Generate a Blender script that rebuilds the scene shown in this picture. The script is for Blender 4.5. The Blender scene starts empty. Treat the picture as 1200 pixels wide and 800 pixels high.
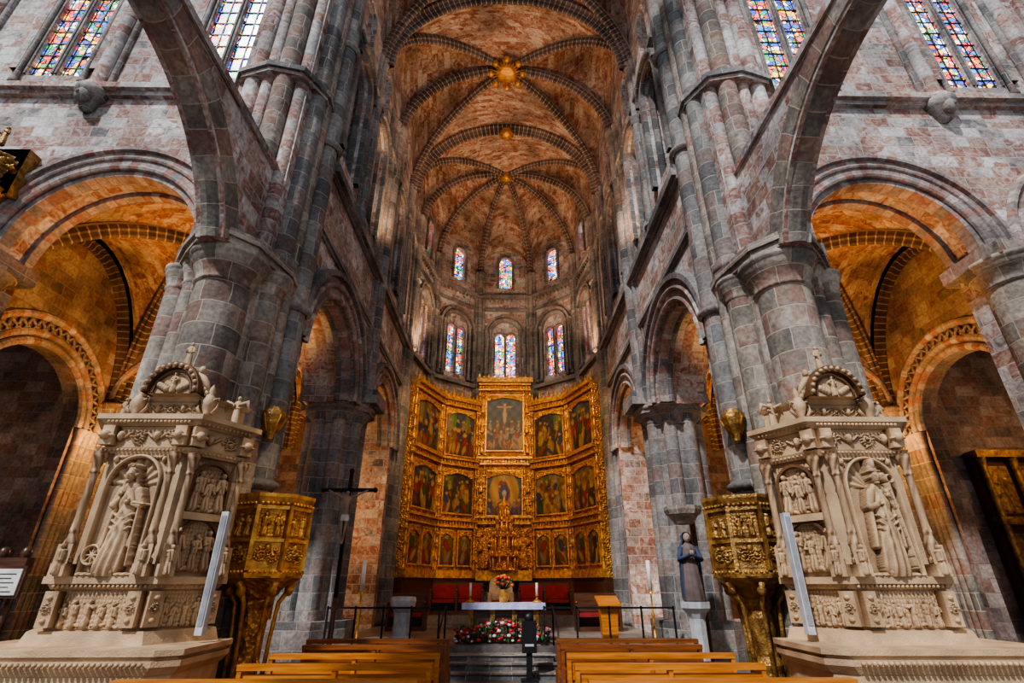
import bpy, math, random
import numpy as np
from mathutils import Vector, Matrix
random.seed(7); rng=np.random.RandomState(5)
pi=math.pi
scene=bpy.context.scene
try:
    scene.view_settings.look='AgX - Medium High Contrast'; scene.view_settings.exposure=.3
except Exception as ex: print(ex)
# ------------------------------------------------------------------ materials
def newmat(name):
    m=bpy.data.materials.new(name); m.use_nodes=True
    nt=m.node_tree; return m,nt,nt.nodes['Principled BSDF']
def N(nt,t,**k):
    n=nt.nodes.new(t)
    for a,b in k.items(): setattr(n,a,b)
    return n
def ramp(nt,stops,interp='LINEAR'):
    r=N(nt,'ShaderNodeValToRGB'); cr=r.color_ramp; cr.interpolation=interp
    cr.elements[0].position=stops[0][0]; cr.elements[0].color=(*stops[0][1],1)
    cr.elements[1].position=stops[-1][0]; cr.elements[1].color=(*stops[-1][1],1)
    for p,c in stops[1:-1]:
        e=cr.elements.new(p); e.color=(*c,1)
    return r
def math_(nt,op,a,b=None,c=None):
    n=N(nt,'ShaderNodeMath',operation=op)
    for i,v in enumerate((a,b,c)):
        if v is None: continue
        if isinstance(v,(int,float)): n.inputs[i].default_value=v
        else: nt.links.new(v,n.inputs[i])
    return n.outputs[0]
def mixc(nt,fac,a,b,mode='MIX'):
    n=N(nt,'ShaderNodeMix',data_type='RGBA',blend_type=mode)
    for i,v in ((0,fac),(6,a),(7,b)):
        if isinstance(v,(int,float)): n.inputs[i].default_value=v
        elif isinstance(v,tuple): n.inputs[i].default_value=(*v,1)
        else: nt.links.new(v,n.inputs[i])
    return n.outputs[2]
def stone(name,stops,bw=.55,rh=.3,mortar=(.3,.26,.23),ms=.012,nk=.5,nscale=2.2,rough=.85,bump=.6,off=.5,wob=.035,kb=.75):
    m,nt,b=newmat(name); L=nt.links.new
    uv=N(nt,'ShaderNodeUVMap'); uv.uv_map='UVMap'
    geo=N(nt,'ShaderNodeNewGeometry')
    nw=N(nt,'ShaderNodeTexNoise'); nw.inputs['Scale'].default_value=1.6; nw.inputs['Detail'].default_value=3; L(geo.outputs['Position'],nw.inputs['Vector'])
    vm=N(nt,'ShaderNodeVectorMath',operation='MULTIPLY_ADD'); L(nw.outputs['Color'],vm.inputs[0]); vm.inputs[1].default_value=(wob*3,wob*1.6,0); L(uv.outputs[0],vm.inputs[2])
    br=N(nt,'ShaderNodeTexBrick'); br.offset=off; br.squash=.72; br.squash_frequency=3
    L(vm.outputs[0],br.inputs['Vector'])
    br.inputs['Color1'].default_value=(0,0,0,1); br.inputs['Color2'].default_value=(1,1,1,1); br.inputs['Mortar'].default_value=(.5,.5,.5,1)
    br.inputs['Scale'].default_value=1; br.inputs['Mortar Size'].default_value=ms; br.inputs['Mortar Smooth'].default_value=.3
    br.inputs['Brick Width'].default_value=bw; br.inputs['Row Height'].default_value=rh
    n1=N(nt,'ShaderNodeTexNoise'); n1.inputs['Scale'].default_value=nscale; n1.inputs['Detail'].default_value=6; n1.inputs['Roughness'].default_value=.62; n1.inputs['Distortion'].default_value=1.2
    L(geo.outputs['Position'],n1.inputs['Vector'])
    v=math_(nt,'ADD',math_(nt,'MULTIPLY',br.outputs['Color'],kb),math_(nt,'MULTIPLY',math_(nt,'SUBTRACT',n1.outputs[0],.37),nk*2))
    rp=ramp(nt,stops); L(v,rp.inputs[0])
    n2=N(nt,'ShaderNodeTexNoise'); n2.inputs['Scale'].default_value=14; n2.inputs['Detail'].default_value=4
    L(geo.outputs['Position'],n2.inputs['Vector'])
    n3=N(nt,'ShaderNodeTexNoise'); n3.inputs['Scale'].default_value=.7; n3.inputs['Detail'].default_value=4
    L(geo.outputs['Position'],n3.inputs['Vector'])
    dr=ramp(nt,[(.34,(.36,.34,.34)),(.58,(1,1,1))]); L(n3.outputs[0],dr.inputs[0])
    d2=ramp(nt,[(.3,(.52,.50,.49)),(.65,(1.0,1,1))]); L(n2.outputs[0],d2.inputs[0])
    c=mixc(nt,.85,rp.outputs[0],dr.outputs[0],'MULTIPLY'); c=mixc(nt,.85,c,d2.outputs[0],'MULTIPLY')
    c=mixc(nt,math_(nt,'MULTIPLY',br.outputs['Fac'],.6),c,mortar)
    L(c,b.inputs['Base Color']); b.inputs['Roughness'].default_value=rough
    bp=N(nt,'ShaderNodeBump'); bp.inputs['Strength'].default_value=bump; bp.inputs['Distance'].default_value=.035
    h=math_(nt,'SUBTRACT',math_(nt,'ADD',math_(nt,'MULTIPLY',n2.outputs[0],.6),math_(nt,'MULTIPLY',br.outputs['Color'],.35)),br.outputs['Fac'])
    L(h,bp.inputs['Height']); L(bp.outputs[0],b.inputs['Normal'])
    return m
def plain(name,col,rough=.6,metal=0,bump=0,bs=30,col2=None,ns=6,emit=0,voro=False,shade_patina=None,dist=.03):
    m,nt,b=newmat(name); L=nt.links.new
    geo=N(nt,'ShaderNodeNewGeometry')
    n=N(nt,'ShaderNodeTexNoise'); n.inputs['Scale'].default_value=ns; n.inputs['Detail'].default_value=5
    L(geo.outputs['Position'],n.inputs['Vector'])
    c2=col2 or tuple(x*.7 for x in col)
    rp=ramp(nt,[(.35,c2),(.65,col)]); L(n.outputs[0],rp.inputs[0]); out=rp.outputs[0]
    if shade_patina:
        pr=ramp(nt,[(.44,shade_patina),(.51,(1,1,1))]); L(geo.outputs['Pointiness'],pr.inputs[0]); out=mixc(nt,1.0,out,pr.outputs[0],'MULTIPLY')  # hollows coloured darker by Pointiness: painted crevice shade plus brown grime
    L(out,b.inputs['Base Color'])
    b.inputs['Roughness'].default_value=rough; b.inputs['Metallic'].default_value=metal
    if bump:
        if voro:
            t=N(nt,'ShaderNodeTexVoronoi'); t.inputs['Scale'].default_value=bs; o=t.outputs['Distance']
        else:
            t=N(nt,'ShaderNodeTexNoise'); t.inputs['Scale'].default_value=bs; t.inputs['Detail'].default_value=4; o=t.outputs[0]
        L(geo.outputs['Position'],t.inputs['Vector'])
        bp=N(nt,'ShaderNodeBump'); bp.inputs['Strength'].default_value=bump; bp.inputs['Distance'].default_value=dist
        L(o,bp.inputs['Height']); L(bp.outputs[0],b.inputs['Normal'])
    return m
def wood(name,c1,c2,rough=.35):
    m,nt,b=newmat(name); L=nt.links.new
    geo=N(nt,'ShaderNodeNewGeometry'); mp=N(nt,'ShaderNodeMapping'); mp.inputs['Scale'].default_value=(1,14,14)
    L(geo.outputs['Position'],mp.inputs[0])
    n=N(nt,'ShaderNodeTexNoise'); n.inputs['Scale'].default_value=2; n.inputs['Detail'].default_value=5; L(mp.outputs[0],n.inputs['Vector'])
    rp=ramp(nt,[(.35,c1),(.65,c2)]); L(n.outputs[0],rp.inputs[0]); L(rp.outputs[0],b.inputs['Base Color']); b.inputs['Roughness'].default_value=rough
    return m
def glassmat(name,strength,scale=9,pal=None):
    m,nt,b=newmat(name); L=nt.links.new
    uv=N(nt,'ShaderNodeUVMap'); uv.uv_map='UVMap'
    vo=N(nt,'ShaderNodeTexVoronoi'); vo.inputs['Scale'].default_value=scale; L(uv.outputs[0],vo.inputs['Vector'])
    ve=N(nt,'ShaderNodeTexVoronoi',feature='DISTANCE_TO_EDGE'); ve.inputs['Scale'].default_value=scale; L(uv.outputs[0],ve.inputs['Vector'])
    sp=N(nt,'ShaderNodeSeparateColor'); L(vo.outputs['Color'],sp.inputs[0])
    pal=pal or [(0,(.04,.07,.38)),(.16,(.6,.06,.03)),(.3,(.95,.72,.42)),(.38,(.04,.2,.5)),(.5,(.85,.45,.06)),(.62,(.65,.78,.95)),(.7,(.06,.28,.1)),(.8,(.6,.1,.08)),(.92,(.06,.1,.35))]
    rp=ramp(nt,pal,'CONSTANT'); L(sp.outputs[0],rp.inputs[0])
    ed=math_(nt,'GREATER_THAN',ve.outputs[0],.06)
    c=mixc(nt,ed,(0.004,.004,.005),rp.outputs[0])
    L(c,b.inputs['Emission Color']); b.inputs['Emission Strength'].default_value=strength
    b.inputs['Base Color'].default_value=(.02,.02,.02,1); b.inputs['Roughness'].default_value=.2
    return m
WALL=stone('blood_stone_wall',[(.06,(.20,.19,.19)),(.18,(.48,.44,.41)),(.32,(.64,.61,.58)),(.42,(.44,.25,.20)),(.5,(.60,.53,.46)),(.62,(.32,.13,.10)),(.72,(.54,.43,.34)),(.84,(.36,.17,.13)),(.94,(.70,.67,.64))],bw=.58,rh=.3,mortar=(.5,.46,.43),nk=.45,nscale=2.4,kb=.95)
RED=stone('red_vault_stone',[(.08,(.28,.16,.11)),(.24,(.60,.43,.31)),(.38,(.34,.13,.08)),(.52,(.68,.53,.41)),(.64,(.28,.09,.05)),(.8,(.48,.27,.17)),(.95,(.66,.53,.42))],bw=.48,rh=.27,mortar=(.34,.25,.2),nk=.45,nscale=2.6,kb=.95)
GREY=stone('grey_granite',[(.1,(.15,.15,.15)),(.35,(.24,.235,.225)),(.55,(.34,.325,.30)),(.72,(.26,.19,.165)),(.9,(.40,.37,.33))],bw=.66,rh=.4,mortar=(.38,.34,.29),nk=.3,kb=.85)
PIER=stone('pier_stone',[(.08,(.18,.165,.14)),(.28,(.31,.28,.23)),(.48,(.42,.37,.30)),(.62,(.32,.19,.145)),(.76,(.27,.24,.20)),(.92,(.50,.44,.36))],bw=.62,rh=.4,mortar=(.47,.41,.33),nk=.35,kb=.95)
VOUS=stone('voussoir_stone',[(.1,(.27,.25,.24)),(.4,(.50,.43,.38)),(.6,(.40,.20,.16)),(.9,(.60,.54,.49))],bw=.28,rh=.6,mortar=(.24,.2,.17),nk=.35,off=0,wob=0,kb=.95)
RIB=stone('rib_stone',[(.1,(.14,.105,.09)),(.5,(.24,.175,.15)),(.9,(.2,.12,.09))],bw=.3,rh=.9,mortar=(.6,.48,.36),ms=.022,nk=.3,off=0,wob=0)
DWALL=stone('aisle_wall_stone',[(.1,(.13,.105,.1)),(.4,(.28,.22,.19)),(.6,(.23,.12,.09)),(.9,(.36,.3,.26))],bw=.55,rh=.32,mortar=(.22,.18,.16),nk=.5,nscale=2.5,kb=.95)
FLOOR=stone('floor_slabs',[(.1,(.16,.14,.13)),(.5,(.24,.22,.2)),(.9,(.3,.27,.24))],bw=.9,rh=.6,mortar=(.1,.09,.08),rough=.45,bump=.2)
ALA=plain('alabaster',(.60,.42,.245),.6,0,.45,55,(.37,.245,.14),2.6,shade_patina=(.27,.175,.105),dist=.02)
GOLD=plain('gilded_wood',(.82,.41,.08),.38,.5,1.,13,(.36,.15,.03),5,voro=True,shade_patina=(.45,.3,.17),dist=.05)
GOLDS=plain('gilded_smooth',(.88,.47,.10),.35,.5,.3,40,(.42,.19,.035),8,shade_patina=(.3,.18,.08))
GOLDD=plain('dark_gilt',(.48,.28,.08),.4,.5,.6,30,(.17,.085,.025),8,shade_patina=(.3,.18,.08))
BLACK=plain('black_metal',(.015,.015,.017),.45,.3)
WHITE=plain('white_plastic',(.55,.57,.6),.4)
PEW=wood('pew_wood',(.42,.13,.018),(.64,.24,.035),.3)
PEWD=wood('pew_wood_dark',(.16,.05,.015),(.28,.09,.025),.3)
DWOOD=wood('dark_wood',(.05,.02,.012),(.12,.05,.025))
REDC=plain('red_upholstery',(.28,.02,.02),.8)
CLOTH=plain('altar_cloth',(.60,.60,.8),.8,0,.1,20,(.4,.42,.64))
BLUE=plain('blue_robe',(.05,.07,.12),.7,0,0,30,(.025,.04,.08)); FLESH=plain('flesh_paint',(.4,.29,.22),.6)
PINK=plain('rose_robe',(.16,.12,.11),.7); LEAF=plain('leaf_green',(.05,.14,.03),.7); FLRED=plain('red_petals',(.6,.02,.03),.6); FLORA=plain('orange_petals',(.9,.3,.03),.6); FLW=plain('white_petals',(.8,.75,.75),.6)
WAX=plain('candle_wax',(.85,.82,.75),.5)
G1=glassmat('stained_glass',3.6,7); G2=glassmat('stained_glass_apse',4.6,6)
G3=glassmat('pale_leaded_glass',1.6,5,[(0,(.6,.7,.9)),(.5,(.9,.9,.95)),(.8,(.7,.75,.6))])
PAPER=plain('poster_paper',(.7,.7,.66),.7)
def paintmat():
    m,nt,b=newmat('panel_painting'); a=N(nt,'ShaderNodeAttribute'); a.attribute_name='Col'
    nt.links.new(a.outputs['Color'],b.inputs['Base Color']); b.inputs['Roughness'].default_value=.45; return m
PAINT=paintmat()
# ------------------------------------------------------------------ mesh builder
def xf(M,V): return V@M[:3,:3].T+M[:3,3]
def S(sx): return np.diag([sx,1,1,1.0])
class MB:
    def __init__(s,M=None):
        s.V=[];s.F=[];s.U=[];s.C=[];s.mi=[];s.sm=[];s.mats=[];s.n=0;s.M=M if M is not None else np.eye(4)
    def add(s,V,F,U,mat,smooth=False,C=None,M=None):
        V=np.asarray(V,float).reshape(-1,3); M_=s.M if M is None else s.M@M
        V=xf(M_,V); flip=np.linalg.det(M_[:3,:3])<0
        if mat not in s.mats: s.mats.append(mat)
        k=s.mats.index(mat); o=s.n
        for f in F:
            f=[i+o for i in f]
            if flip: f.reverse()
            s.F.append(f); s.mi.append(k); s.sm.append(smooth)
        s.V.append(V); s.U.append(np.asarray(U,float).reshape(-1,2)); s.C.append(np.ones((len(V),3)) if C is None else np.asarray(C,float).reshape(-1,3)); s.n+=len(V)
    def grid(s,P,UV,mat,smooth=True,C=None,M=None):
        n,m=P.shape[:2]
        F=[(i*m+j,i*m+j+1,(i+1)*m+j+1,(i+1)*m+j) for i in range(n-1) for j in range(m-1)]
        s.add(P.reshape(-1,3),F,UV.reshape(-1,2),mat,smooth,None if C is None else C.reshape(-1,3),M)
    def box(s,x0,x1,y0,y1,z0,z1,mat,M=None):
        V=[];U=[];F=[]
        def q(pts,uv):
            k=len(V); V.extend(pts); U.extend(uv); F.append((k,k+1,k+2,k+3))
        for x in (x0,x1): q([(x,y0,z0),(x,y1,z0),(x,y1,z1),(x,y0,z1)],[(y0,z0),(y1,z0),(y1,z1),(y0,z1)])
        for y in (y0,y1): q([(x0,y,z0),(x1,y,z0),(x1,y,z1),(x0,y,z1)],[(x0,z0),(x1,z0),(x1,z1),(x0,z1)])
        for z in (z0,z1): q([(x0,y0,z),(x1,y0,z),(x1,y1,z),(x0,y1,z)],[(x0,y0),(x1,y0),(x1,y1),(x0,y1)])
        s.add(V,F,U,mat,False,None,M)
    def lathe(s,prof,pos,mat,segs=20,smooth=True,sc=(1,1),a0=0,a1=2*pi,fold=None,M=None):
        pr=np.array(prof,float); th=np.linspace(a0,a1,segs+1)
        R=pr[:,0][:,None]*np.ones_like(th)[None]
        if fold: R=R*(1+fold[1]*np.sin(fold[0]*th+1.3*pr[:,1][:,None]*fold[2])*(pr[:,0][:,None]>1e-4))
        P=np.stack([pos[0]+R*np.cos(th)*sc[0],pos[1]+R*np.sin(th)*sc[1],pos[2]+pr[:,1][:,None]+0*R],-1)
        rr=max(pr[:,0].max(),.01); d=np.r_[0,np.cumsum(np.hypot(np.diff(pr[:,0]),np.diff(pr[:,1])))]
        UV=np.stack([th[None]*rr+0*R,pos[2]+d[:,None]+0*R],-1)
        s.grid(P,UV,mat,smooth,None,M)
    def cyl(s,x,y,z0,z1,r,mat,segs=20,M=None): s.lathe([(0,0),(r,0),(r,z1-z0),(0,z1-z0)],(x,y,z0),mat,segs,M=M)
    def ball(s,c,r,mat,sc=(1,1,1),n=10,M=None):
        t=np.linspace(0,pi,n+1); s.lathe([(r*math.sin(a),-r*sc[2]*math.cos(a)) for a in t],c,mat,n+4,sc=sc[:2],M=M)
    def tube(s,pts,rad,mat,segs=10,M=None):
        P=np.array(pts,float); n=len(P); T=np.gradient(P,axis=0) if n>2 else np.repeat((P[1]-P[0])[None],2,0)
        T/=np.linalg.norm(T,axis=1)[:,None]+1e-9
        ref=np.array([0,0,1.]) if abs(T[0][2])<.8 else np.array([1.,0,0])
        th=np.linspace(0,2*pi,segs+1); G=[];c=0
        rad=[rad]*n if isinstance(rad,(int,float)) else list(rad)
        for i in range(n):
            a=np.cross(T[i],ref); a/=np.linalg.norm(a)+1e-9; b=np.cross(T[i],a)
            G.append(P[i]+rad[i]*(np.cos(th)[:,None]*a+np.sin(th)[:,None]*b))
        G=[np.repeat(P[0][None],segs+1,0)]+G+[np.repeat(P[-1][None],segs+1,0)]
        G=np.array(G); d=np.arange(n+2)*.1
        s.grid(G,np.stack([th[None]*rad[0]+0*d[:,None],d[:,None]+0*th[None]],-1),mat,True,None,M)
    def prism(s,plan,z0,z1,mat,off=0,z1off=None):
        p=np.array(plan,float); c=p.mean(0)
        def o(a):
            d=p-c; l=np.linalg.norm(d,axis=1)[:,None]; return c+d*(1+a/l)
        lo=o(off); hi=o(off if z1off is None else z1off); n=len(p); V=[];U=[];F=[];acc=0
        for i in range(n):
            j=(i+1)%n; L=np.linalg.norm(p[j]-p[i]); k=len(V)
            V+=[(*lo[i],z0),(*lo[j],z0),(*hi[j],z1),(*hi[i],z1)]; U+=[(acc,z0),(acc+L,z0),(acc+L,z1),(acc,z1)]; F.append((k,k+1,k+2,k+3)); acc+=L
        k=len(V); V+=[(*q,z1) for q in hi]; U+=[tuple(q) for q in hi]; F.append(tuple(range(k,k+n)))
        k=len(V); V+=[(*q,z0) for q in lo]; U+=[tuple(q) for q in lo]; F.append(tuple(range(k+n-1,k-1,-1)))
        s.add(V,F,U,mat)
    def wall(s,outer,holes,th,mat,M,side=None):
        cu=bpy.data.curves.new('t','CURVE'); cu.dimensions='2D'; cu.fill_mode='BOTH'; cu.extrude=th/2
        for pts in [outer]+list(holes):
            sp=cu.splines.new('POLY'); sp.points.add(len(pts)-1)
            for i,(x,y) in enumerate(pts): sp.points[i].co=(x,y,0,1)
            sp.use_cyclic_u=True
        ob=bpy.data.objects.new('t',cu); scene.collection.objects.link(ob)
        bpy.context.view_layer.update()
        me=bpy.data.meshes.new_from_object(ob.evaluated_get(bpy.context.evaluated_depsgraph_get()))
        V=[];U=[];F=[]
        for p in me.polygons:
            n=p.normal; k=len(V); F.append(tuple(range(k,k+len(p.vertices))))
            for vi in p.vertices:
                c=me.vertices[vi].co; V.append(tuple(c))
                U.append((c.x,c.y) if abs(n.z)>.5 else ((c.z,c.y) if abs(n.x)>abs(n.y) else (c.x,c.z)))
        bpy.data.objects.remove(ob); bpy.data.curves.remove(cu); bpy.data.meshes.remove(me)
        s.add(V,F,U,mat,False,None,M)
    def arc(s,c,zs,R,prof,mat,M,a0=0,a1=pi,n=28,legs=0):
        th=np.linspace(a0,a1,n+1); pr=np.array(prof,float); out=[]
        pts=[(math.cos(t),math.sin(t),0) for t in th]
        if legs: pts=[(1,0,-legs)]+pts+[(-1,0,-legs)]
        for (cx,sy,dz) in pts: out.append([(c+(R+b)*cx,zs+dz+(R+b)*sy,a) for a,b in pr])
        P=np.array(out); d=np.r_[0,np.cumsum(np.linalg.norm(np.diff(P[:,0],axis=0),axis=1))]; e=np.r_[0,np.cumsum(np.hypot(np.diff(pr[:,0]),np.diff(pr[:,1])))]
        s.grid(P,np.stack([d[:,None]+0*e[None],.02+e[None]*.4+0*d[:,None]],-1),mat,False,None,M)
    def build(s,name,parent=None):
        me=bpy.data.meshes.new(name); V=np.concatenate(s.V); me.from_pydata(V.tolist(),[],s.F)
        ob=bpy.data.objects.new(name,me); scene.collection.objects.link(ob)
        for m in s.mats: me.materials.append(m)
        me.polygons.foreach_set('material_index',s.mi); me.polygons.foreach_set('use_smooth',s.sm)
        li=np.zeros(len(me.loops),dtype=np.int32); me.loops.foreach_get('vertex_index',li)
        uv=me.uv_layers.new(name='UVMap'); uv.data.foreach_set('uv',np.concatenate(s.U)[li].ravel())
        if PAINT in s.mats:
            C=np.concatenate(s.C); ca=me.color_attributes.new('Col','FLOAT_COLOR','POINT'); ca.data.foreach_set('color',np.c_[C,np.ones(len(C))].ravel())
        me.update()
        if parent: ob.parent=parent
        return ob
def FR(o,u,w):
    M=np.eye(4); u=np.array([*u,0.])/np.hypot(*u); w=np.array([*w,0.])/np.hypot(*w)
    M[:3,0]=u; M[:3,1]=(0,0,1); M[:3,2]=w; M[:3,3]=(o[0],o[1],o[2] if len(o)>2 else 0); return M
def archpts(c,R,z0,zs,n=20,pt=1.0):
    return [(c-R,z0)]+[(c-R*math.cos(t),zs+R*pt*math.sin(t)) for t in np.linspace(0,pi,n+1)]+[(c+R,z0)]
def order(w0,w1,b0,b1): return [(w0,b0),(w0,b1),(w1,b1),(w1,b0),(w0,b0)]
def roll(w,b,r): return [(w+r*math.cos(t),b+r*math.sin(t)) for t in np.linspace(0,2*pi,9)]
# ------------------------------------------------------------------ relief fields
class HF:
    def __init__(s,w,h,res=.012):
        s.w,s.h=w,h; nx=max(6,int(w/res)); ny=max(6,int(h/res)); s.X,s.Y=np.meshgrid(np.linspace(0,w,nx),np.linspace(0,h,ny)); s.H=np.zeros_like(s.X)
    def blob(s,cx,cy,rx,ry=None,ang=0,amp=.05,base=0):
        ry=ry or rx; dx=s.X-cx; dy=s.Y-cy; c,si=math.cos(ang),math.sin(ang)
        d=((dx*c+dy*si)/rx)**2+((-dx*si+dy*c)/ry)**2
        s.H=np.maximum(s.H,np.where(d<1,base+amp*np.sqrt(np.clip(1-d,0,1)),0))
    def cap(s,x0,y0,x1,y1,r0,r1,amp=1.,base=0,folds=0,fa=.16):
        vx,vy=x1-x0,y1-y0; L2=vx*vx+vy*vy+1e-9; t=np.clip(((s.X-x0)*vx+(s.Y-y0)*vy)/L2,0,1)
        d=np.hypot(s.X-x0-t*vx,s.Y-y0-t*vy); r=r0+(r1-r0)*t
        h=base+amp*r*np.sqrt(np.clip(1-(d/r)**2,0,1))
        if folds:
            cr=((s.X-x0)*vy-(s.Y-y0)*vx)/math.sqrt(L2)/r; h=h+r*fa*np.sin(cr*folds+np.sin(t*4)*.8)*np.clip(t*1.5+.2,0,1)
        s.H=np.maximum(s.H,np.where(d<r,h,0))
    def ring(s,cx,cy,R,t,amp,a=None):
        d=np.abs(np.hypot(s.X-cx,s.Y-cy)-R)/t; h=np.where(d<1,amp*np.sqrt(np.clip(1-d*d,0,1)),0)
        if a is not None:
            A=(np.arctan2(s.Y-cy,s.X-cx)-a[0])%(2*pi); h=np.where(A<a[1],h,0)
        s.H=np.maximum(s.H,h)
    def figure(s,cx,y0,h,r,lean=0,amp=1.,arms=None):
        x=lambda k:cx+lean*k*h
        s.cap(x(.5),y0+.52*h,x(0)-.01*h,y0+.08*h,.10*h,.155*h,amp*.9,folds=7)
        s.cap(x(.78),y0+.76*h,x(.5),y0+.5*h,.105*h,.1*h,amp,.03*h,folds=5)
        for sd in (-1,1):
            a=arms[0 if sd<0 else 1] if arms else (r.uniform(.06,.2),r.uniform(.45,.7),r.uniform(-.06,.14),r.uniform(.5,.85))
            s.cap(x(.78)+sd*.1*h,y0+.78*h,x(.7)+sd*a[0]*h,y0+a[1]*h,.048*h,.045*h,amp,.07*h)
            s.cap(x(.7)+sd*a[0]*h,y0+a[1]*h,x(.7)+sd*a[2]*h,y0+a[3]*h,.042*h,.03*h,amp,.09*h)
        s.blob(x(.95),y0+.92*h,.06*h,.078*h,0,.08*h*amp,.07*h)
        s.blob(x(.95),y0+.955*h,.07*h,.055*h,0,.06*h*amp,.05*h)
        for sd in (-1,1): s.blob(cx+sd*.05*h,y0+.03*h,.04*h,.025*h,0,.05*h)
    def scroll(s,cx,cy,R,d=1,amp=.03):
        for k in range(30):
            t=k/30; a=d*t*4.2*pi; rr=R*(1-t*.85); s.blob(cx+rr*math.cos(a),cy+rr*math.sin(a),R*.15*(1-t*.4),None,0,amp)
            if k%4==0: s.blob(cx+rr*1.18*math.cos(a),cy+rr*1.18*math.sin(a),R*.28,R*.12,a+.7*d,amp*.9)
        s.blob(cx,cy,R*.22,None,0,amp*1.4)
    def bg(s,amp=.006): s.H=np.maximum(s.H,amp*np.abs(np.sin(s.X*70)*np.sin(s.Y*60)))
    def put(s,mb,M,u0,v0,w0,mat,k=1):
        P=np.stack([u0+s.X,v0+s.Y,w0+s.H*k],-1); mb.grid(P,np.stack([s.X,s.Y],-1),mat,True,None,M)
def scene_relief(w,h,seed,res=.012,nf=None,amp=.8):
    r=random.Random(seed); f=HF(w,h,res); f.bg()
    nf=nf or max(2,int(w/h*3)); fh=h*.86
    for i in range(nf):
        f.figure(w*(i+.5)/nf+r.uniform(-.02,.02)*w,h*.04,fh*r.uniform(.72,1),r,r.uniform(-.12,.12),amp)
    for i in range(int(4*nf)): f.blob(r.uniform(.04*w,.96*w),r.uniform(.6*h,.96*h),.05*h,.04*h,r.random()*3,.03*h)
    for i in range(3*nf): f.blob(r.uniform(.04*w,.96*w),r.uniform(.03*h,.12*h),.08*h,.04*h,0,.05*h)
    return f
def scroll_relief(w,h,seed,res=.012,cher=True):
    f=HF(w,h,res); n=max(1,int(round(w/h/.95))); 
    for i in range(n):
        cx=w*(i+.5)/n
        if cher and i%2==1:
            f.blob(cx,h*.5,h*.17,h*.24,0,h*.22)
            f.blob(cx,h*.62,h*.2,h*.16,0,h*.19)
            for sd in (-1,1):
                for k in range(4): f.blob(cx+sd*h*(.28+.07*k),h*(.5+.05*k),h*.14,h*.06,sd*.6,h*.12)
        else:
            f.scroll(cx,h*.5,h*.36,1 if i%4==0 else -1,h*.15)
    return f
# ------------------------------------------------------------------ ribs & vaults
def rib(mb,C,V,z0,H,w,d,mat,n=18,drop=0):
    C=np.array(C,float);V=np.array(V,float); L=np.linalg.norm(V-C); u=(V-C)/L; sd=np.array([-u[1],u[0]])
    t=np.linspace(0,pi/2,n+1); rows=[];S_=0;sl=[];prev=None
    for a in t:
        h=math.sin(a)*L; z=z0+H*math.cos(a); T=np.array([math.cos(a)*L,-H*math.sin(a)]); T/=np.linalg.norm(T); nn=np.array([-T[1],T[0]])
        p=np.array([h,z]); 
        if prev is not None: S_+=np.linalg.norm(p-prev)
        prev=p; sl.append(S_)
        row=[]
        for a_,b_ in ((-w/2,.05),(-w/2,-d*.45),(-w*.3,-d*.55),(-w*.22,-d*.9),(-w*.1,-d),(w*.1,-d),(w*.22,-d*.9),(w*.3,-d*.55),(w/2,-d*.45),(w/2,.05)):
            hh=h+nn[0]*b_; zz=z+nn[1]*b_; xy=C+u*hh+sd*a_; row.append((xy[0],xy[1],zz))
        rows.append(row)
    P=np.array(rows); e=np.linspace(0,.5,10); mb.grid(P,np.stack([np.array(sl)[:,None]+0*e[None],e[None]+0*np.array(sl)[:,None]],-1),mat,False)
def vault(mb,C,Vs,types,z0,H,Hb,mat,ribmat,rw=.22,rd=.2,n=16,ribs=True):
    C=np.array(C,float); Vs=[np.array(v,float) for v in Vs]; k=len(Vs)
    for i in range(k):
        A=Vs[i];B=Vs[(i+1)%k]; ty=types[i]
        if ty is None: continue
        rho=np.sin(np.linspace(0,pi/2,n+1))[:,None]; q=(.5-.5*np.cos(np.linspace(0,pi,n+1)))[None]
        x=C[0]+rho*((1-q)*(A-C)[0]+q*(B-C)[0]); y=C[1]+rho*((1-q)*(A-C)[1]+q*(B-C)[1])
        if ty=='b': z=z0+H*np.sqrt(np.clip(1-(rho*(2*q-1))**2,0,1))
        else: z=z0+H*np.sqrt(np.clip(1-rho**2,0,1))+Hb*rho**1.6*np.sqrt(np.clip(1-(2*q-1)**2,0,1))
        W=np.linalg.norm(B-A); L=np.linalg.norm(A-C)*1.3
        mb.grid(np.stack([x+0*q,y+0*q,z+0*x],-1),np.stack([q*rho*W+i*7.3,np.arcsin(np.clip(rho,0,1))/1.57*L+0*q],-1),mat,True)
    if ribs:
        for v in Vs: rib(mb,C,v,z0,H,rw,rd,ribmat)
        for i in range(k):
            if types[i]=='b':
                A=Vs[i];B=Vs[(i+1)%k]; rib(mb,(A+B)/2,A,z0,H,rw*1.3,rd*1.2,ribmat); rib(mb,(A+B)/2,B,z0,H,rw*1.3,rd*1.2,ribmat)
CAP=lambda r,h:[(r,0),(r*1.12,.03),(r*1.02,.07),(r*1.1,h*.3),(r*1.3,h*.62),(r*1.4,h*.7),(r*1.4,h*.82),(r*1.5,h*.86),(r*1.5,h),(0,h)]
BASE=lambda r,h:[(0,0),(r*1.5,0),(r*1.5,h*.5),(r*1.38,h*.55),(r*1.42,h*.7),(r*1.15,h*.8),(r*1.2,h*.92),(r,h)]
def shaft(mb,x,y,z0,z1,r,mat,cap=.4,base=.4,segs=16,M=None):
    if base: mb.lathe(BASE(r,base),(x,y,z0),mat,segs,M=M)
    mb.lathe([(r,0),(r,z1-z0-cap-base)],(x,y,z0+base),mat,segs,M=M)
    if cap: mb.lathe(CAP(r,cap),(x,y,z1-cap),mat,segs,M=M)
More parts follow.
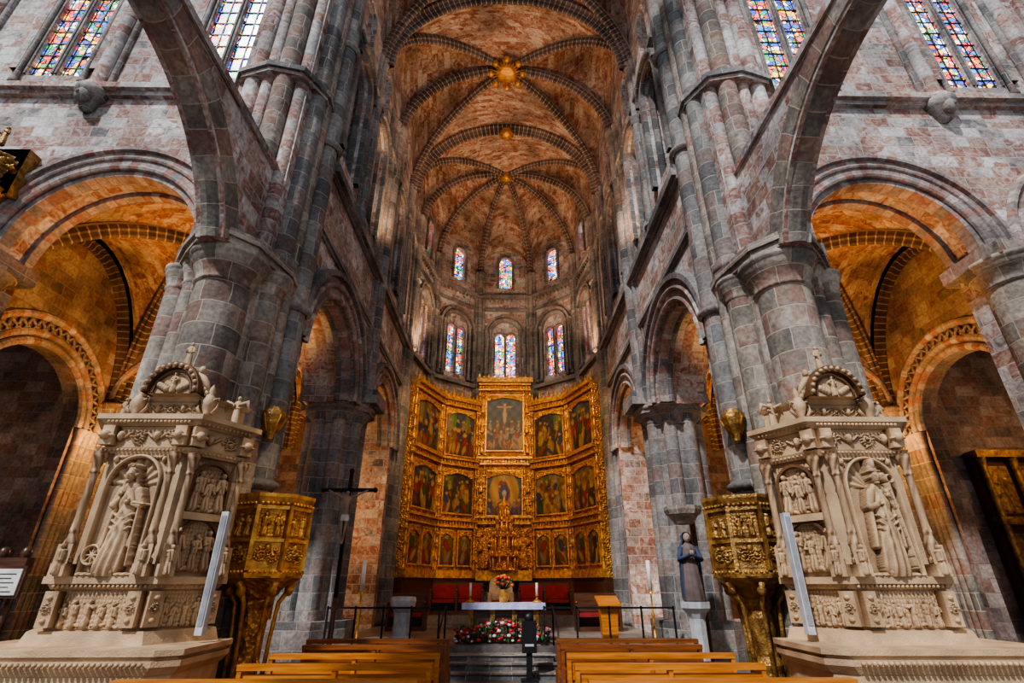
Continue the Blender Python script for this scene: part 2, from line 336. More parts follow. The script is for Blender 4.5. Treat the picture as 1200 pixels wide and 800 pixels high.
# ================================================================== ARCHITECTURE
ZS,HV=17.9,4.1
AX=4.35; AC=21.4
wn=[0]
def add_glass(M,c,z0,zs,R,w,mat,side=1,mb0=None):
    wn[0]+=1; mb=MB(S(side)); pts=archpts(c,R,z0,zs,12)
    mb.add([(a,b,w) for a,b in pts],[tuple(range(len(pts)))],[(a+wn[0]*3.1,b) for a,b in pts],mat,M=M)
    z=z0+.35
    while z<zs: mb.box(c-R,c+R,z-.012,z+.012,w-.03,w+.03,BLACK,M); z+=.45
    mb.box(c-.01,c+.01,z0,zs+R,w-.03,w+.03,BLACK,M)
    for d in (-.82,.82): mb.box(c+d*R-.008,c+d*R+.008,z0,zs,w-.02,w+.02,BLACK,M)
    return mb.build('window_%d'%wn[0])
for side in (-1,1):
    sn='left' if side<0 else 'right'
    c1,R1,zs1=(8.2,2.1,7.75) if side<0 else (8.0,1.9,7.95)
    # ---- presbytery side wall
    mb=MB(S(side)); MS=FR((5.0,0),(0,1),(-1,0))
    a1=archpts(11.85,1.95,0,6.4); a2=archpts(17.3,1.8,0,6.4)
    outer=[(8.6,0)]+a1[:-1]+a2[1:]+[(20.9,0),(20.9,22.3),(8.6,22.3)]
    holes=[]
    for c in (10.5,12.9,16.3,18.0): holes.append(archpts(c,.62,11.9,15.3)); holes.append(archpts(c,.4,16.6,18.4))
    mb.wall(outer,holes,1.4,WALL,MS)
    for c,R in ((11.85,1.95),(17.3,1.8)):
        mb.arc(c,6.4,R,order(.5,.78,.0,.5),VOUS,MS); mb.arc(c,6.4,R,order(.3,.62,-.14,.12),VOUS,MS); mb.arc(c,6.4,R,[(.78,.5),(.9,.52),(.9,.66),(.7,.68)],GREY,MS)
        mb.arc(c,6.4,R,order(-.78,-.5,0,.5),VOUS,MS)
        mb.arc(c,6.4,R,roll(.76,0.02,.07),VOUS,MS); mb.arc(c,6.4,R,roll(.8,.3,.07),VOUS,MS)
        mb.arc(c,6.4,R-.12,roll(.3,0,.08),GREY,MS)
    for c in (10.5,12.9,16.3,18.0):
        mb.arc(c,15.3,.62,order(.7,.84,0,.2),GREY,MS,legs=3.4,n=16); mb.arc(c,15.3,.62,order(.45,.6,-.12,.05),GREY,MS,legs=3.4,n=16)
        mb.arc(c,15.3,.85,order(.7,.92,.0,.1),GREY,MS,n=16)
        mb.box(c-.05,c+.05,11.9,15.6,.1,.25,GREY,MS)
    for z,h,d in ((10.9,.22,.22),(16.15,.16,.16),(9.15,.12,.1)):
        mb.box(9.6,20.8,z,z+h,.7,.7+d,GREY,MS); mb.box(9.6,20.8,z-.1,z,.7,.7+d*.5,GREY,MS)
    mb.box(6.6,6.9,8.6,21.0,10.2,22.5,GREY)
    # ---- responds
    for (y,z0,r) in ((9.05,0,.25),(14.9,6.9,.22),(20.2,.5,.2)):
        for dx,dy,rr in ((0,0,r),(.06,-.38,r*.6),(.06,.38,r*.6),(.12,-.62,r*.5),(.12,.62,r*.5)): shaft(mb,4.25+dx,y+dy,z0,ZS+.2,rr,PIER if y<10 and abs(dy)>.2 else GREY,.45,.4 if z0<1 else .2)
    for y in (11.95,18.2):
        for dx,dy,rr in ((0,0,.15),(.05,-.24,.09),(.05,.24,.09)): shaft(mb,4.25+dx,y+dy,11.1,ZS+.2,rr,GREY,.4,.15)
    for y in (15.95,13.8): shaft(mb,4.28,y,11.1,ZS,.09,GREY,.3,.1)
    for z in (3.2,6.6,10.95,14.4): mb.lathe([(.28,0),(.36,.05),(.36,.12),(.28,.17)],(4.25,9.05,z),GREY,16)
    mb.box(3.75,4.5,14.3,15.5,6.55,6.95,GREY)
    # ---- near (crossing) pier
    CX=4.92
    mb.box(4.45,6.0,8.0,9.75,0,7.0,PIER); mb.box(4.45,6.0,8.0,9.75,7.0,22,WALL); mb.box(4.3,5.9,8.9,9.8,0,7.3,PIER); mb.box(4.3,5.9,8.9,9.8,7.3,10.9,WALL)
    shaft(mb,CX,7.78,0,6.98,.44,PIER,.6,.7,28)
    for x,y,r,z1 in ((4.45,8.35,.26,7.0),(5.55,7.95,.2,7.0),(5.95,8.15,.22,7.0),(6.12,8.6,.2,7.0),(4.6,8.0,.14,7.0)):
        shaft(mb,x,y,0,z1,r,PIER,.45,.6)
    for x,y,r,m_ in ((4.42,8.42,.22,GREY),(4.62,8.05,.15,WALL),(4.95,7.92,.22,PIER),(5.3,7.92,.14,WALL),(5.66,8.0,.2,WALL),(5.98,8.2,.14,WALL),(6.08,8.5,.17,WALL)):
        shaft(mb,x,y,7.25,22,r,m_,.4,.3)
    pc=[(4.3,9.9),(4.15,8.4),(4.5,7.75),(5.2,7.6),(5.9,7.8),(6.3,8.3),(6.3,9.9)]
    pc0=[(4.3,9.9),(4.15,8.4),(4.35,7.5),(4.7,7.12),(5.2,7.12),(5.6,7.5),(6.3,8.3),(6.3,9.9)]
    mb.prism(pc0,6.98,7.1,PIER,0); mb.prism(pc0,7.1,7.24,PIER,.06)
    mb.prism(pc,11.9,12.0,WALL,-.02); mb.prism(pc,12.0,12.14,GREY,.05)
    mb.prism([(4.1,9.95),(4.1,8.0),(4.5,7.5),(5.6,7.45),(6.3,7.8),(6.4,9.95)],0,.55,GREY)
    # ---- second pier
    shaft(mb,5.0,14.9,0,6.5,.72,GREY,.6,.9,32)
    for k in range(8):
        a=k*pi/4+.39; shaft(mb,5.0+.66*math.cos(a),14.9+.66*math.sin(a),0,6.5,.2,GREY,.5,.8)
    mb.prism([(5+1.08*math.cos(a),14.9+1.08*math.sin(a)) for a in np.linspace(.39,.39+2*pi,9)[:-1]],6.3,6.55,GREY)
    mb.prism([(5+1.2*math.cos(a),14.9+1.2*math.sin(a)) for a in np.linspace(.39,.39+2*pi,9)[:-1]],0,.95,GREY)
    # ---- strainer arch
    MA=FR((CX,0),(0,1),(-1,0))
    R=2.92; cy=4.25; zsa=5.98; a0=math.asin(.98/R)
    arcp=[(cy+R*math.cos(t),zsa+R*math.sin(t)) for t in np.linspace(a0,pi-a0,36)]
    outer=[(8.1,9.35),(8.1,7.0)]+arcp+[(.9,7.0),(.9,9.35)]
    mb.wall(outer,[],.46,WALL,MA)
    tor=[(.25,.34),(.25,-.02),(.21,-.07),(.16,-.09),(.12,-.15),(0,-.19),(-.12,-.15),(-.16,-.09),(-.21,-.07),(-.25,-.02),(-.25,.34)]
    mb.arc(cy,zsa,R+.1,tor,PIER,MA,a0,pi-a0,36)
    mb.box(.9,8.1,9.3,9.45,-.29,.29,WALL,MA)
    shaft(mb,CX,.5,0,6.98,.47,PIER,.6,.7,28); mb.box(4.4,5.4,-.6,.9,0,9.4,PIER)
    mb.build('wall_'+sn)
    for c in (16.3,18.0): add_glass(MS,c,16.6,18.4,.4,-.2,G2,side)
    for c in (10.5,12.9): add_glass(MS,c,16.6,18.4,.4,-.2,G3,side)
    add_glass(MS,18.0,12.0,15.2,.3,-1.5,G3,side)
    # ---- transept east wall
    mb=MB(S(side)); MT=FR((0,8.95),(1,0),(0,-1))
    xo=c1+R1
    outer=[(5.6,0)]+archpts(c1,R1,0,zs1)+[(xo+1.1,0)]+archpts(xo+1.1+2.0,2.0,0,zs1)[0:]+[(17.5,0),(17.5,21.5),(5.6,21.5)]
    W=[6.93,10.85] if side<0 else [7.15,11.5]
    holes=[]
    for c in W+[14.8]:
        for d in (-.37,.37): holes.append(archpts(c+d,.3,12.75,16.4,12))
    mb.wall(outer,holes,.9,WALL,MT)
    for (c,R) in ((c1,R1),(xo+3.1,2.0)):
        mb.arc(c,zs1,R,order(.4,.5,.02,.42),VOUS,MT); mb.arc(c,zs1,R,order(.15,.42,-.16,.06),VOUS,MT)
        mb.arc(c,zs1,R,[(.45,.42),(.58,.44),(.58,.52),(.45,.55)],VOUS,MT)
        mb.arc(c,zs1,R,roll(.46,.02,.07),VOUS,MT); mb.arc(c,zs1,R,roll(.5,.25,.06),VOUS,MT)
        mb.arc(c,zs1,R,order(-.5,-.3,-.1,.42),VOUS,MT)
        for xx in (c-R-.02,c+R+.02):
            mb.box(xx-.3,xx+.3,8.35,9.5,zs1-.3,zs1,GREY)
    for c in W+[14.8]:
        mb.arc(c,16.6,.86,order(.45,.55,0,.18),WALL,MT,legs=3.7,n=18)
        for d in (-.37,.37): mb.arc(c+d,16.4,.3,order(.45,.49,0,.05),GREY,MT,legs=3.6,n=12)
        for d in (-.8,.8): shaft(mb,c+d,8.44,12.4,16.7,.06,GREY,.25,.2)
    for z,h,d in ((12.1,.16,.24),(11.98,.12,.12)): mb.box(6.0,17.4,z,z+h,.45,.45+d,WALL,MT)
    for x in (9.6 if side<0 else 10.25,13.1):
        mb.lathe([(.02,0),(.14,.08),(.2,.3),(.3,.42),(.34,.5),(.34,.62),(.24,.66),(.2,.7)],(x,8.42,11.45),GREY,16)
        mb.ball((x,8.22,11.75),.15,GREY,(1,1,1.3)); mb.ball((x,8.08,11.73),.04,GREY,(1,1,1.5),6)
        for k in (-1,1): mb.ball((x+k*.17,8.3,11.9),.09,GREY)
        shaft(mb,x,8.42,12.1,21,.17,WALL,.3,.2)
        shaft(mb,x+.22,8.48,12.1,21,.08,GREY,.3,.2); shaft(mb,x-.22,8.48,12.1,21,.08,GREY,.3,.2)
    shaft(mb,xo+.45,8.75,0,zs1-.25,.52,PIER,.55,.7,26)
    mb.box(xo-.15,xo+1.2,8.2,9.6,zs1-.28,zs1,PIER)
    mb.build('wall_transept_'+sn)
    for c in W+[14.8]:
        for d in (-.37,.37): add_glass(MT,c+d,12.75,16.4,.3,.36,G1,side)
    # ---- aisle / ambulatory
    mb=MB(S(side))
    XI,XO=5.7,11.7
    vault(mb,((XI+XO)/2,12.1),[(XI,9.4),(XO,9.4),(XO,14.8),(XI,14.8)],['b','b','b','b'],6.4,4.2,0,RED,RIB,.34,.3)
    for x0,x1 in ((XI,8.7),(8.7,XO)):
        for y0,y1 in ((14.8,17.6),(17.6,20.4)):
            vault(mb,((x0+x1)/2,(y0+y1)/2),[(x0,y0),(x1,y0),(x1,y1),(x0,y1)],['b','b','b','b'],6.6,2.9,0,RED,RIB,.3,.26,12)
    vault(mb,(14.7,12.1),[(XO,9.4),(17.7,9.4),(17.7,14.8),(XO,14.8)],['b','b','b','b'],6.4,4.2,0,RED,RIB,.34,.3)
    mb.box(5.6,18,9.3,21,11.0,11.2,RED)
    mb.build('ceiling_aisle_'+sn)
    mb=MB(S(side)); MO=FR((11.9,0),(0,1),(-1,0))
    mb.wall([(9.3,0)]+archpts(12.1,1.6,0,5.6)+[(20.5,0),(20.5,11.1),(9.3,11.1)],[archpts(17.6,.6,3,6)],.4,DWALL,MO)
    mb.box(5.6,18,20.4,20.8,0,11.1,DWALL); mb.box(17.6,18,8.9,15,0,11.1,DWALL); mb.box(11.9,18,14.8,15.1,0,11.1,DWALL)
    MC=FR((0,14.8),(1,0),(0,-1))
    mb.wall([(5.6,6.4)]+archpts(7.2,1.4,6.4,6.7)+archpts(10.2,1.4,6.4,6.7)+[(11.8,6.4),(11.8,11.1),(5.6,11.1)],[],.5,RED,MC)
    for c in (7.2,10.2): mb.arc(c,6.7,1.4,roll(.27,.02,.09),VOUS,MC); mb.arc(c,6.7,1.4,order(.2,.32,.1,.35),VOUS,MC)
    for y in (14.8,17.6): shaft(mb,8.7,y,0,6.65,.24,PIER,.5,.5,20)
    for k,b in enumerate((0,.22,.66)): mb.arc(12.1,5.6,1.6+b,roll(.25,.08,.1),VOUS,MO)
    for k in range(26):
        t=pi*k/26
        for s_ in (0,1):
            ta=t if s_ else t+pi/26; tb=t+pi/26 if s_ else t
            pa=(12.1+1.9*math.cos(ta),5.6+1.9*math.sin(ta)); pb=(12.1+2.22*math.cos(tb),5.6+2.22*math.sin(tb))
            mb.tube([(pa[0],pa[1],.26),(pb[0],pb[1],.26)],.035,VOUS,6,M=MO)
    for y in (10.3,10.1,9.9,13.9,14.1,14.3): shaft(mb,11.62,y,0,5.6,.1,PIER,.35,.4)
    for (x,y) in ((11.5,14.8),(5.9,20.2),(11.5,20.2)):
        shaft(mb,x,y,0,6.5,.4,PIER,.5,.6,24)
        for k in range(6): shaft(mb,x+.38*math.cos(k),y+.38*math.sin(k),0,6.5,.13,PIER,.4,.5)
    mb.box(11.65,12.0,16.0,19.2,.0,.9,DWOOD)
    mb.build('wall_aisle_'+sn)
    add_glass(MO,17.6,3,6,.6,-.1,G3,side)
    mb=MB(S(side)); mb.box(17.5,18,-6,8.5,0,16,WALL); mb.build('wall_transept_end_'+sn)
# ---- apse
mb=MB()
angs=[-100,-60,-20,20,60,100]
PV=[(AX*math.sin(math.radians(a)),AC+AX*math.cos(math.radians(a))) for a in angs]
fw=np.hypot(PV[1][0]-PV[0][0],PV[1][1]-PV[0][1])
aw=[]
for i in range(5):
    A=np.array(PV[i]);B=np.array(PV[i+1]); u=(B-A)/fw; mid=(A+B)/2; w=np.array([0,AC])-mid; w/=np.linalg.norm(w)
    M=FR((*A,0),u,w); c=fw/2; M[:3,3]-=np.array([w[0],w[1],0])*.3
    holes=[archpts(c,.36,17.25,19.0,12),archpts(c-.31,.24,11.6,14.1,10),archpts(c+.31,.24,11.6,14.1,10)]
    mb.wall([(-.25,.0),(fw+.25,.0),(fw+.25,21),(-.25,21)],holes,.6,WALL,M)
    mb.arc(c,19.0,.36,order(.3,.38,0,.14),GREY,M,legs=1.75,n=14)
    mb.arc(c,14.3,.72,order(.3,.46,0,.16),GREY,M,legs=2.8,n=18); mb.arc(c,14.3,.92,order(.3,.54,.06,.18),GREY,M,legs=2.8,n=18)
    for d in (-.31,.31): mb.arc(c+d,14.1,.24,order(.3,.36,0,.06),GREY,M,legs=2.5,n=12)
    for d in (-.82,.82,-1.08,1.08): 
        q=A+u*(c+d)+w*.12; shaft(mb,q[0],q[1],11.3,14.5,.07,GREY,.3,.2,10)
    for z,h,dd in ((11.0,.2,.2),(15.7,.14,.16),(16.5,.2,.22)): mb.box(0,fw,z,z+h,.3,.3+dd,GREY,M)
    for k in range(12): mb.box(fw*(k+.25)/12,fw*(k+.65)/12,16.36,16.5,.3,.44,GREY,M)
    aw.append((M,c))
for i in range(6):
    x,y=PV[i]; d=np.array([0,AC])-np.array(PV[i]); d/=np.linalg.norm(d)
    t=np.array([-d[1],d[0]])
    for o,r in ((0,.15),(-.22,.09),(.22,.09)):
        q=np.array([x,y])+d*.12+t*o; shaft(mb,q[0],q[1],.5,ZS+.3,r,GREY,.4,.4,14)
        for z in (11.05,14.6,16.5): mb.lathe([(r,0),(r*1.5,.04),(r*1.5,.12),(r,.16)],(q[0],q[1],z),GREY,12)
mb.build('wall_apse')
for i,(M,c) in enumerate(aw):
    add_glass(M,c,17.25,19.0,.36,.1,G2)
    for d in (-.31,.31): add_glass(M,c+d,11.6,14.1,.24,.1,G2)
# ---- main vaults
mb=MB()
vault(mb,(0,15.05),[(-AX,11.95),(AX,11.95),(AX,15.05),(AX,18.2),(-AX,18.2),(-AX,15.05)],['b','l','l','b','l','l'],ZS,HV,2.3,RED,RIB,.28,.28,20)
vault(mb,(0,10.4),[(-AX,8.9),(AX,8.9),(AX,11.95),(-AX,11.95)],['b','l','b','l'],ZS,HV,2.3,RED,RIB,.28,.28)
vs=[(-AX,18.2)]+PV+[(AX,18.2)]
vault(mb,(0,AC),vs,['l','l','l','l','l','l','l','b'],ZS,HV,2.0,RED,RIB,.26,.26,20)
for y in (8.95,11.95,18.2):
    for sx in (-1,1):
        rib(mb,(0,y),(sx*AX,y),ZS,HV,.5,.3,RIB); rib(mb,(0,y),(sx*AX,y),ZS,HV,.25,.45,RIB)
mb.box(-5.5,5.5,8.6,27,23.2,23.4,RED)
for y,R in ((15.05,.85),(18.2,.5),(21.4,.45)):
    z=ZS+HV-(.62 if y==18.2 else .42)
    mb.lathe([(0,0),(R*.35,.03),(R*.5,.1),(R*.52,.4)],(0,y,z),GOLDS,24)
    for k in range(24):
        a=k*pi/12; r1=R*(1 if k%2 else .8)
        V=[(R*.45*math.cos(a-.12),y+R*.45*math.sin(a-.12),z+.12),(R*.45*math.cos(a+.12),y+R*.45*math.sin(a+.12),z+.12),(r1*math.cos(a),y+r1*math.sin(a),z+.14),(R*.45*math.cos(a),y+R*.45*math.sin(a),z+.04)]
        mb.add(V,[(0,3,2),(3,1,2),(0,1,2),(0,1,3)],[(0,0)]*4,GOLDS)
    if R>.7:
        for k in range(8):
            a=k*pi/4; mb.ball((R*.8*math.cos(a),y+R*.8*math.sin(a),z+.14),.14,GOLDS)
mb.build('ceiling')
# ---- floor & platform
mb=MB(); mb.box(-18,18,-7,28,-.3,0,FLOOR); mb.build('floor')
mb=MB()
mb.box(-4.25,4.25,13.4,26,0.0,.5,FLOOR)
for k in range(3): mb.box(-1.3,1.1,12.35+.35*k,13.45,0.0,.125*(k+1),GREY); mb.box(-1.35,1.15,12.32+.35*k,12.5+.35*k,.125*(k+1)-.03,.125*(k+1)+.003,PIER)
mb.box(-3.7,3.7,19.3,26,.5,.8,FLOOR)
mb.build('floor_presbytery')
# ================================================================== MAIN RETABLO
def painting(w,h,seed,kind='scene',nx=48):
    r=random.Random(seed); ny=int(nx*h/w); X,Y=np.meshgrid(np.linspace(0,1,nx),np.linspace(0,1,ny)); asp=h/w
    top=np.array(r.choice([(.26,.15,.04),(.08,.10,.12),(.28,.18,.05),(.06,.05,.04)])); bot=np.array(r.choice([(.07,.04,.02),(.10,.07,.03),(.04,.04,.02)]))
    C=bot+(top-bot)*np.clip(Y*1.3-.2,0,1)[...,None]
    C=C*(.8+.3*np.sin(X*23+seed)*np.sin(Y*31))[...,None]
    def el(cx,cy,rx,ry,c,ang=0):
        nonlocal C
        dx=X-cx;dy=(Y-cy)*asp; a=(dx*math.cos(ang)+dy*math.sin(ang))/rx; b=(-dx*math.sin(ang)+dy*math.cos(ang))/(ry*asp)
        d=a*a+b*b; sh=(1-.35*d)[...,None]; C=np.where((d<1)[...,None],np.array(c)*sh*(1+.25*np.sin(a*7+b*3))[...,None],C)
    robes=[(.30,.03,.015),(.03,.05,.12),(.36,.20,.04),(.05,.10,.03),(.28,.20,.12),(.20,.05,.04),(.05,.04,.03),(.28,.11,.03),(.42,.26,.06)]
    fl=(.46,.29,.17)
    def fig(cx,y0,hh,c,halo=True,wd=.1):
        el(cx,y0+hh*.35,wd,hh*.38,c,r.uniform(-.3,.3)); el(cx+r.uniform(-.3,.3)*wd,y0+hh*.6,wd*.75,hh*.2,r.choice(robes),r.uniform(-.5,.5)); el(cx+r.uniform(-.5,.5)*wd,y0+hh*.25,wd*.5,hh*.22,r.choice(robes),r.uniform(-.8,.8))
        if halo: el(cx,y0+hh*.88,wd*.6,wd*.6/asp,(.55,.32,.06))
        el(cx,y0+hh*.88,wd*.34,wd*.43/asp,fl); el(cx+r.choice((-1,1))*wd*.8,y0+hh*.55,wd*.22,wd*.18/asp,fl)
    if kind=='cruc':
        for k in range(11): fig(.06+.088*k,.02,r.uniform(.28,.42),r.choice(robes),k%2==0,.07)
        for k in range(5): fig(.1+.2*k,.3,.25,r.choice(robes),True,.05)
        el(.5,.6,.02,.36,(.12,.06,.03)); el(.5,.8,.3,.012,(.12,.06,.03)); el(.5,.64,.055,.17,fl); el(.5,.83,.04,.035,fl); el(.38,.79,.12,.015,fl,-.1); el(.62,.79,.12,.015,fl,.1)
    elif kind=='enth':
        el(.5,.55,.42,.45,(.55,.3,.06)); 
        for k in range(7): fig(.08+.14*k,.02,.36,r.choice(robes),True,.075)
        fig(.5,.32,.6,(.4,.05,.03),True,.17); el(.5,.5,.14,.2,(.05,.07,.18)); el(.5,.5,.06,.08,(.5,.4,.3))
    elif kind=='bust':
        fig(.5,.0,.95,r.choice(robes),True,.28)
    else:
        n=r.choice((3,4,5))
        for k in range(3): x=r.random(); el(x,.75,.1,.3,tuple(r.uniform(.08,.3)*c for c in (1,.75,.45)))
        for k in range(n+3): fig(r.uniform(.1,.9),.35,r.uniform(.4,.5),r.choice(robes),r.random()<.5,.075)
        for k in range(n): fig((k+.5)/n+r.uniform(-.06,.06),.0,r.uniform(.45,.7),r.choice(robes),r.random()<.6,.12)
    return C*.8
def put_paint(mb,M,u0,u1,v0,v1,w,seed,kind='scene',arch=False):
    C=painting(u1-u0,v1-v0,seed,kind); ny,nx=C.shape[:2]; U,V=np.meshgrid(np.linspace(u0,u1,nx),np.linspace(v0,v1,ny))
    mb.grid(np.stack([U,V,w+0*U],-1),np.stack([U,V],-1),PAINT,True,C,M)
    t=.06
    for a in ((u0-t,u0,v0-t,v1+t),(u1,u1+t,v0-t,v1+t),(u0,u1,v0-t,v0),(u0,u1,v1,v1+t)): mb.box(a[0],a[1],a[2],a[3],w-.03,w+.08,GOLDS,M)
    if arch:
        n=11
        for k in range(n):
            x=u0+(u1-u0)*(k+.5)/n; hh=.12+.2*(abs((k+.5)/n-.5)*2)**1.6
            mb.box(x-(u1-u0)/n/2,x+(u1-u0)/n/2,v1-hh,v1,w,w+.07,GOLD,M)
def gfig(mb,M,u,v,h,w,seed,mat):
    r=random.Random(seed); f=HF(h*.5,h,h/30); f.figure(h*.25,0,h,r,0,1.0); f.ring(h*.25,h*.92,h*.1,h*.02,h*.05)
    f.put(mb,M,u-h*.25,v,w,mat)
def pil(mb,M,u,v0,v1,r,w,mat):
    L=(v1-v0)
    for k in range(int(L/.5)):
        z=v0+k*.5
        mb.box(u-r,u+r,z+.02,z+.08,w,w+r*1.7,mat,M)
        mb.lathe([(r*.5,0),(r*.9,.08),(r*.55,.16),(r*.5,.36),(r*.8,.42)],(u,0,0),mat,10,M=M@np.array([[1,0,0,0],[0,0,1,z+.08],[0,1,0,w+r*.8],[0,0,0,1.]]))
    mb.box(u-r*1.3,u+r*1.3,v1-.12,v1,w,w+r*2.2,mat,M)
ret=MB()
def entab(mb,M,u0,u1,v,w,s=1.):
    mb.box(u0,u1,v,v+.08*s,w,w+.16,GOLDS,M); mb.box(u0,u1,v+.08*s,v+.26*s,w,w+.08,GOLD,M); mb.box(u0,u1,v+.26*s,v+.36*s,w,w+.24,GOLDS,M)
    n=int((u1-u0)/.14)
    for k in range(n):
        x=u0+(u1-u0)*(k+.5)/n; mb.box(x-.035,x+.035,v+.09*s,v+.25*s,w+.06,w+.14,GOLDS,M)
def crest(mb,M,u0,u1,v,w,hh=.35):
    n=max(3,int((u1-u0)/.22))
    for k in range(n):
        x=u0+(u1-u0)*(k+.5)/n; a=hh*(1 if k%2==0 else .6)
        V=[(x-.09,v,w),(x+.09,v,w),(x+.05,v+a*.5,w+.02),(x,v+a,w),(x-.05,v+a*.5,w+.02)]
        mb.add(V+[(p[0],p[1],p[2]+.06) for p in V],[(0,1,2,3,4),(5,6,7,8,9),(0,1,6,5),(1,2,7,6),(2,3,8,7),(3,4,9,8),(4,0,5,9)],[(0,0)]*10,GOLDS,M=M)
M=FR((-1.3,24.4),(1,0),(0,-1))
ret.box(0,2.6,2.0,11.0,-.3,0,GOLD,M)
put_paint(ret,M,.42,2.18,7.55,10.3,.02,3,'cruc',True)
put_paint(ret,M,.5,2.1,4.6,6.55,.02,4,'enth',True)
for u in (.06,.36,2.24,2.54): pil(ret,M,u,4.3,11.0,.06,.0,GOLDS)
for z in (4.2,6.85,10.55): entab(ret,M,0,2.6,z,.02)
ret.box(-.1,2.7,10.95,11.2,-.3,.3,GOLDS,M); crest(ret,M,-.1,2.7,11.2,0,.3)
for k in range(2):
    for z in (4.7,5.6,7.4,8.4,9.4): gfig(ret,M,(.21,2.39)[k],z,.7,.05,int(z*10)+k,GOLDS)
ret.box(.1,2.5,1.9,2.3,0,.5,GOLDS,M)
for k,(r,z0,z1) in enumerate(((.62,2.3,2.9),(.5,2.9,3.7),(.36,3.7,4.3),(.22,4.3,4.9))):
    ret.lathe([(0,0),(r*1.05,0),(r*1.05,.08),(r*.75,.12),(r*.75,z1-z0-.12),(r*1.08,z1-z0-.06),(r*1.08,z1-z0),(0,z1-z0)],(0,24.0,z0),GOLD,8,False)
    for j in range(6):
        a=pi+j*pi/5; ret.cyl(r*.92*math.cos(a),24.0+r*.92*math.sin(a),z0,z1,.04,GOLDS,8); ret.ball((r*.95*math.cos(a),24.0+r*.95*math.sin(a),z1+.07),.06,GOLDS,(1,1,1.5),6)
ret.lathe([(.2,0),(.16,.2),(.05,.35),(.04,.5),(0,.6)],(0,24,4.9),GOLDS,10)
for sx in (-1,1):
    gfig(ret,M,1.3+sx*.85,2.4,1.5,.05,70+sx,GOLD); gfig(ret,M,1.3+sx*.5,2.6,1.2,.05,75+sx,GOLDS)
for sx in (-1,1):
    for fi,(A,B,ztop) in enumerate((((1.3,24.35),(2.95,23.2),9.85),((2.95,23.2),(3.85,20.9),9.75))):
        A=np.array(A);B=np.array(B); L=np.linalg.norm(B-A); u=(B-A)/L; w=np.array([-u[1],u[0]]); 
        if np.dot(w,np.array([0,20])-A)<0: w=-w
        M=S(sx)@FR((*A,0),u,w)
        ret.box(0,L,2.0,ztop,-.3,0,GOLD,M)
        e=.25 if fi==0 else .28
        put_paint(ret,M,e,L-e,7.15,9.3,.02,20+fi+5*sx,'scene',True)
        put_paint(ret,M,e,L-e,4.6,6.45,.02,30+fi+5*sx,'scene',True)
        c=L/2
        put_paint(ret,M,e,c-.12,2.5,3.85,.02,40+fi+5*sx,'bust',True); put_paint(ret,M,c+.12,L-e,2.5,3.85,.02,50+fi+5*sx,'bust',True)
        for uu in (.08,L-.08): pil(ret,M,uu,2.2,ztop,.07,0,GOLDS)
        pil(ret,M,c,2.3,4.1,.05,0,GOLDS)
        for z in (4.0,6.65,9.45): entab(ret,M,0,L,z,.02)
        ret.box(0,L,2.0,2.3,0,.2,GOLDS,M)
        ret.box(0,L,ztop-.05,ztop+.08,-.3,.28,GOLDS,M); crest(ret,M,0,L,ztop+.05,0,.45)
        ret.box(0,L,.5,2.0,-.3,.1,DWOOD,M)
ret.box(-1.3,1.3,.5,2.0,24.3,24.7,DWOOD)
ret.build('main_altarpiece')
# ================================================================== ALABASTER RETABLES
def cand(mb,M,u,v0,v1,w,r,mat):
    L=v1-v0; pr=[(0,0),(1.3,0),(1.3,.04),(.8,.06),(1.1,.1),(1.25,.17),(.8,.24),(.95,.27),(.8,.3),(.75,.6),(.7,.78),(.95,.8),(.7,.83),(1.0,.9),(1.35,.95),(1.35,1),(0,1)]
    prf=[]; 
    for i in range(len(pr)-1):
        for k in range(4): f=k/4; prf.append((pr[i][0]*(1-f)+pr[i+1][0]*f,pr[i][1]*(1-f)+pr[i+1][1]*f))
    prf.append(pr[-1]); th=np.linspace(0,2*pi,33)
    P=np.array([[(u+r*a*math.cos(t)*(1+.12*math.sin(5*t+b*34)),v0+b*L,w+r*a*math.sin(t)*(1+.12*math.sin(5*t+b*34))) for t in th] for a,b in prf])
    mb.grid(P,P[...,:2],mat,True,None,M)
def statuette(mb,x,y,z,h,mat,robe=None,seed=0):
    r=robe or mat
    mb.lathe([(0,0),(.16*h,0),(.17*h,.04*h),(.14*h,.25*h),(.115*h,.5*h),(.105*h,.6*h),(.13*h,.76*h),(.1*h,.82*h),(.04*h,.85*h),(.035*h,.88*h)],(x,y,z),r,26,sc=(1,.72),fold=(9,.07,2/h))
    mb.ball((x,y-.01*h,z+.925*h),.062*h,mat,(1,1.05,1.25),10)
    mb.ball((x,y-.07*h,z+.92*h),.014*h,mat,(1,1,1.5),6)
    mb.ball((x,y+.015*h,z+.94*h),.072*h,r,(1,1,1.2),10)
    for s_ in (-1,1):
        mb.tube([(x+s_*.11*h,y,z+.77*h),(x+s_*.17*h,y-.03*h,z+.6*h),(x+s_*.09*h,y-.13*h,z+.58*h+.05*h*s_)],[.045*h,.045*h,.03*h],r,10)
        mb.ball((x+s_*.075*h,y-.15*h,z+.59*h+.05*h*s_),.03*h,mat,(1,1,1.2),8)
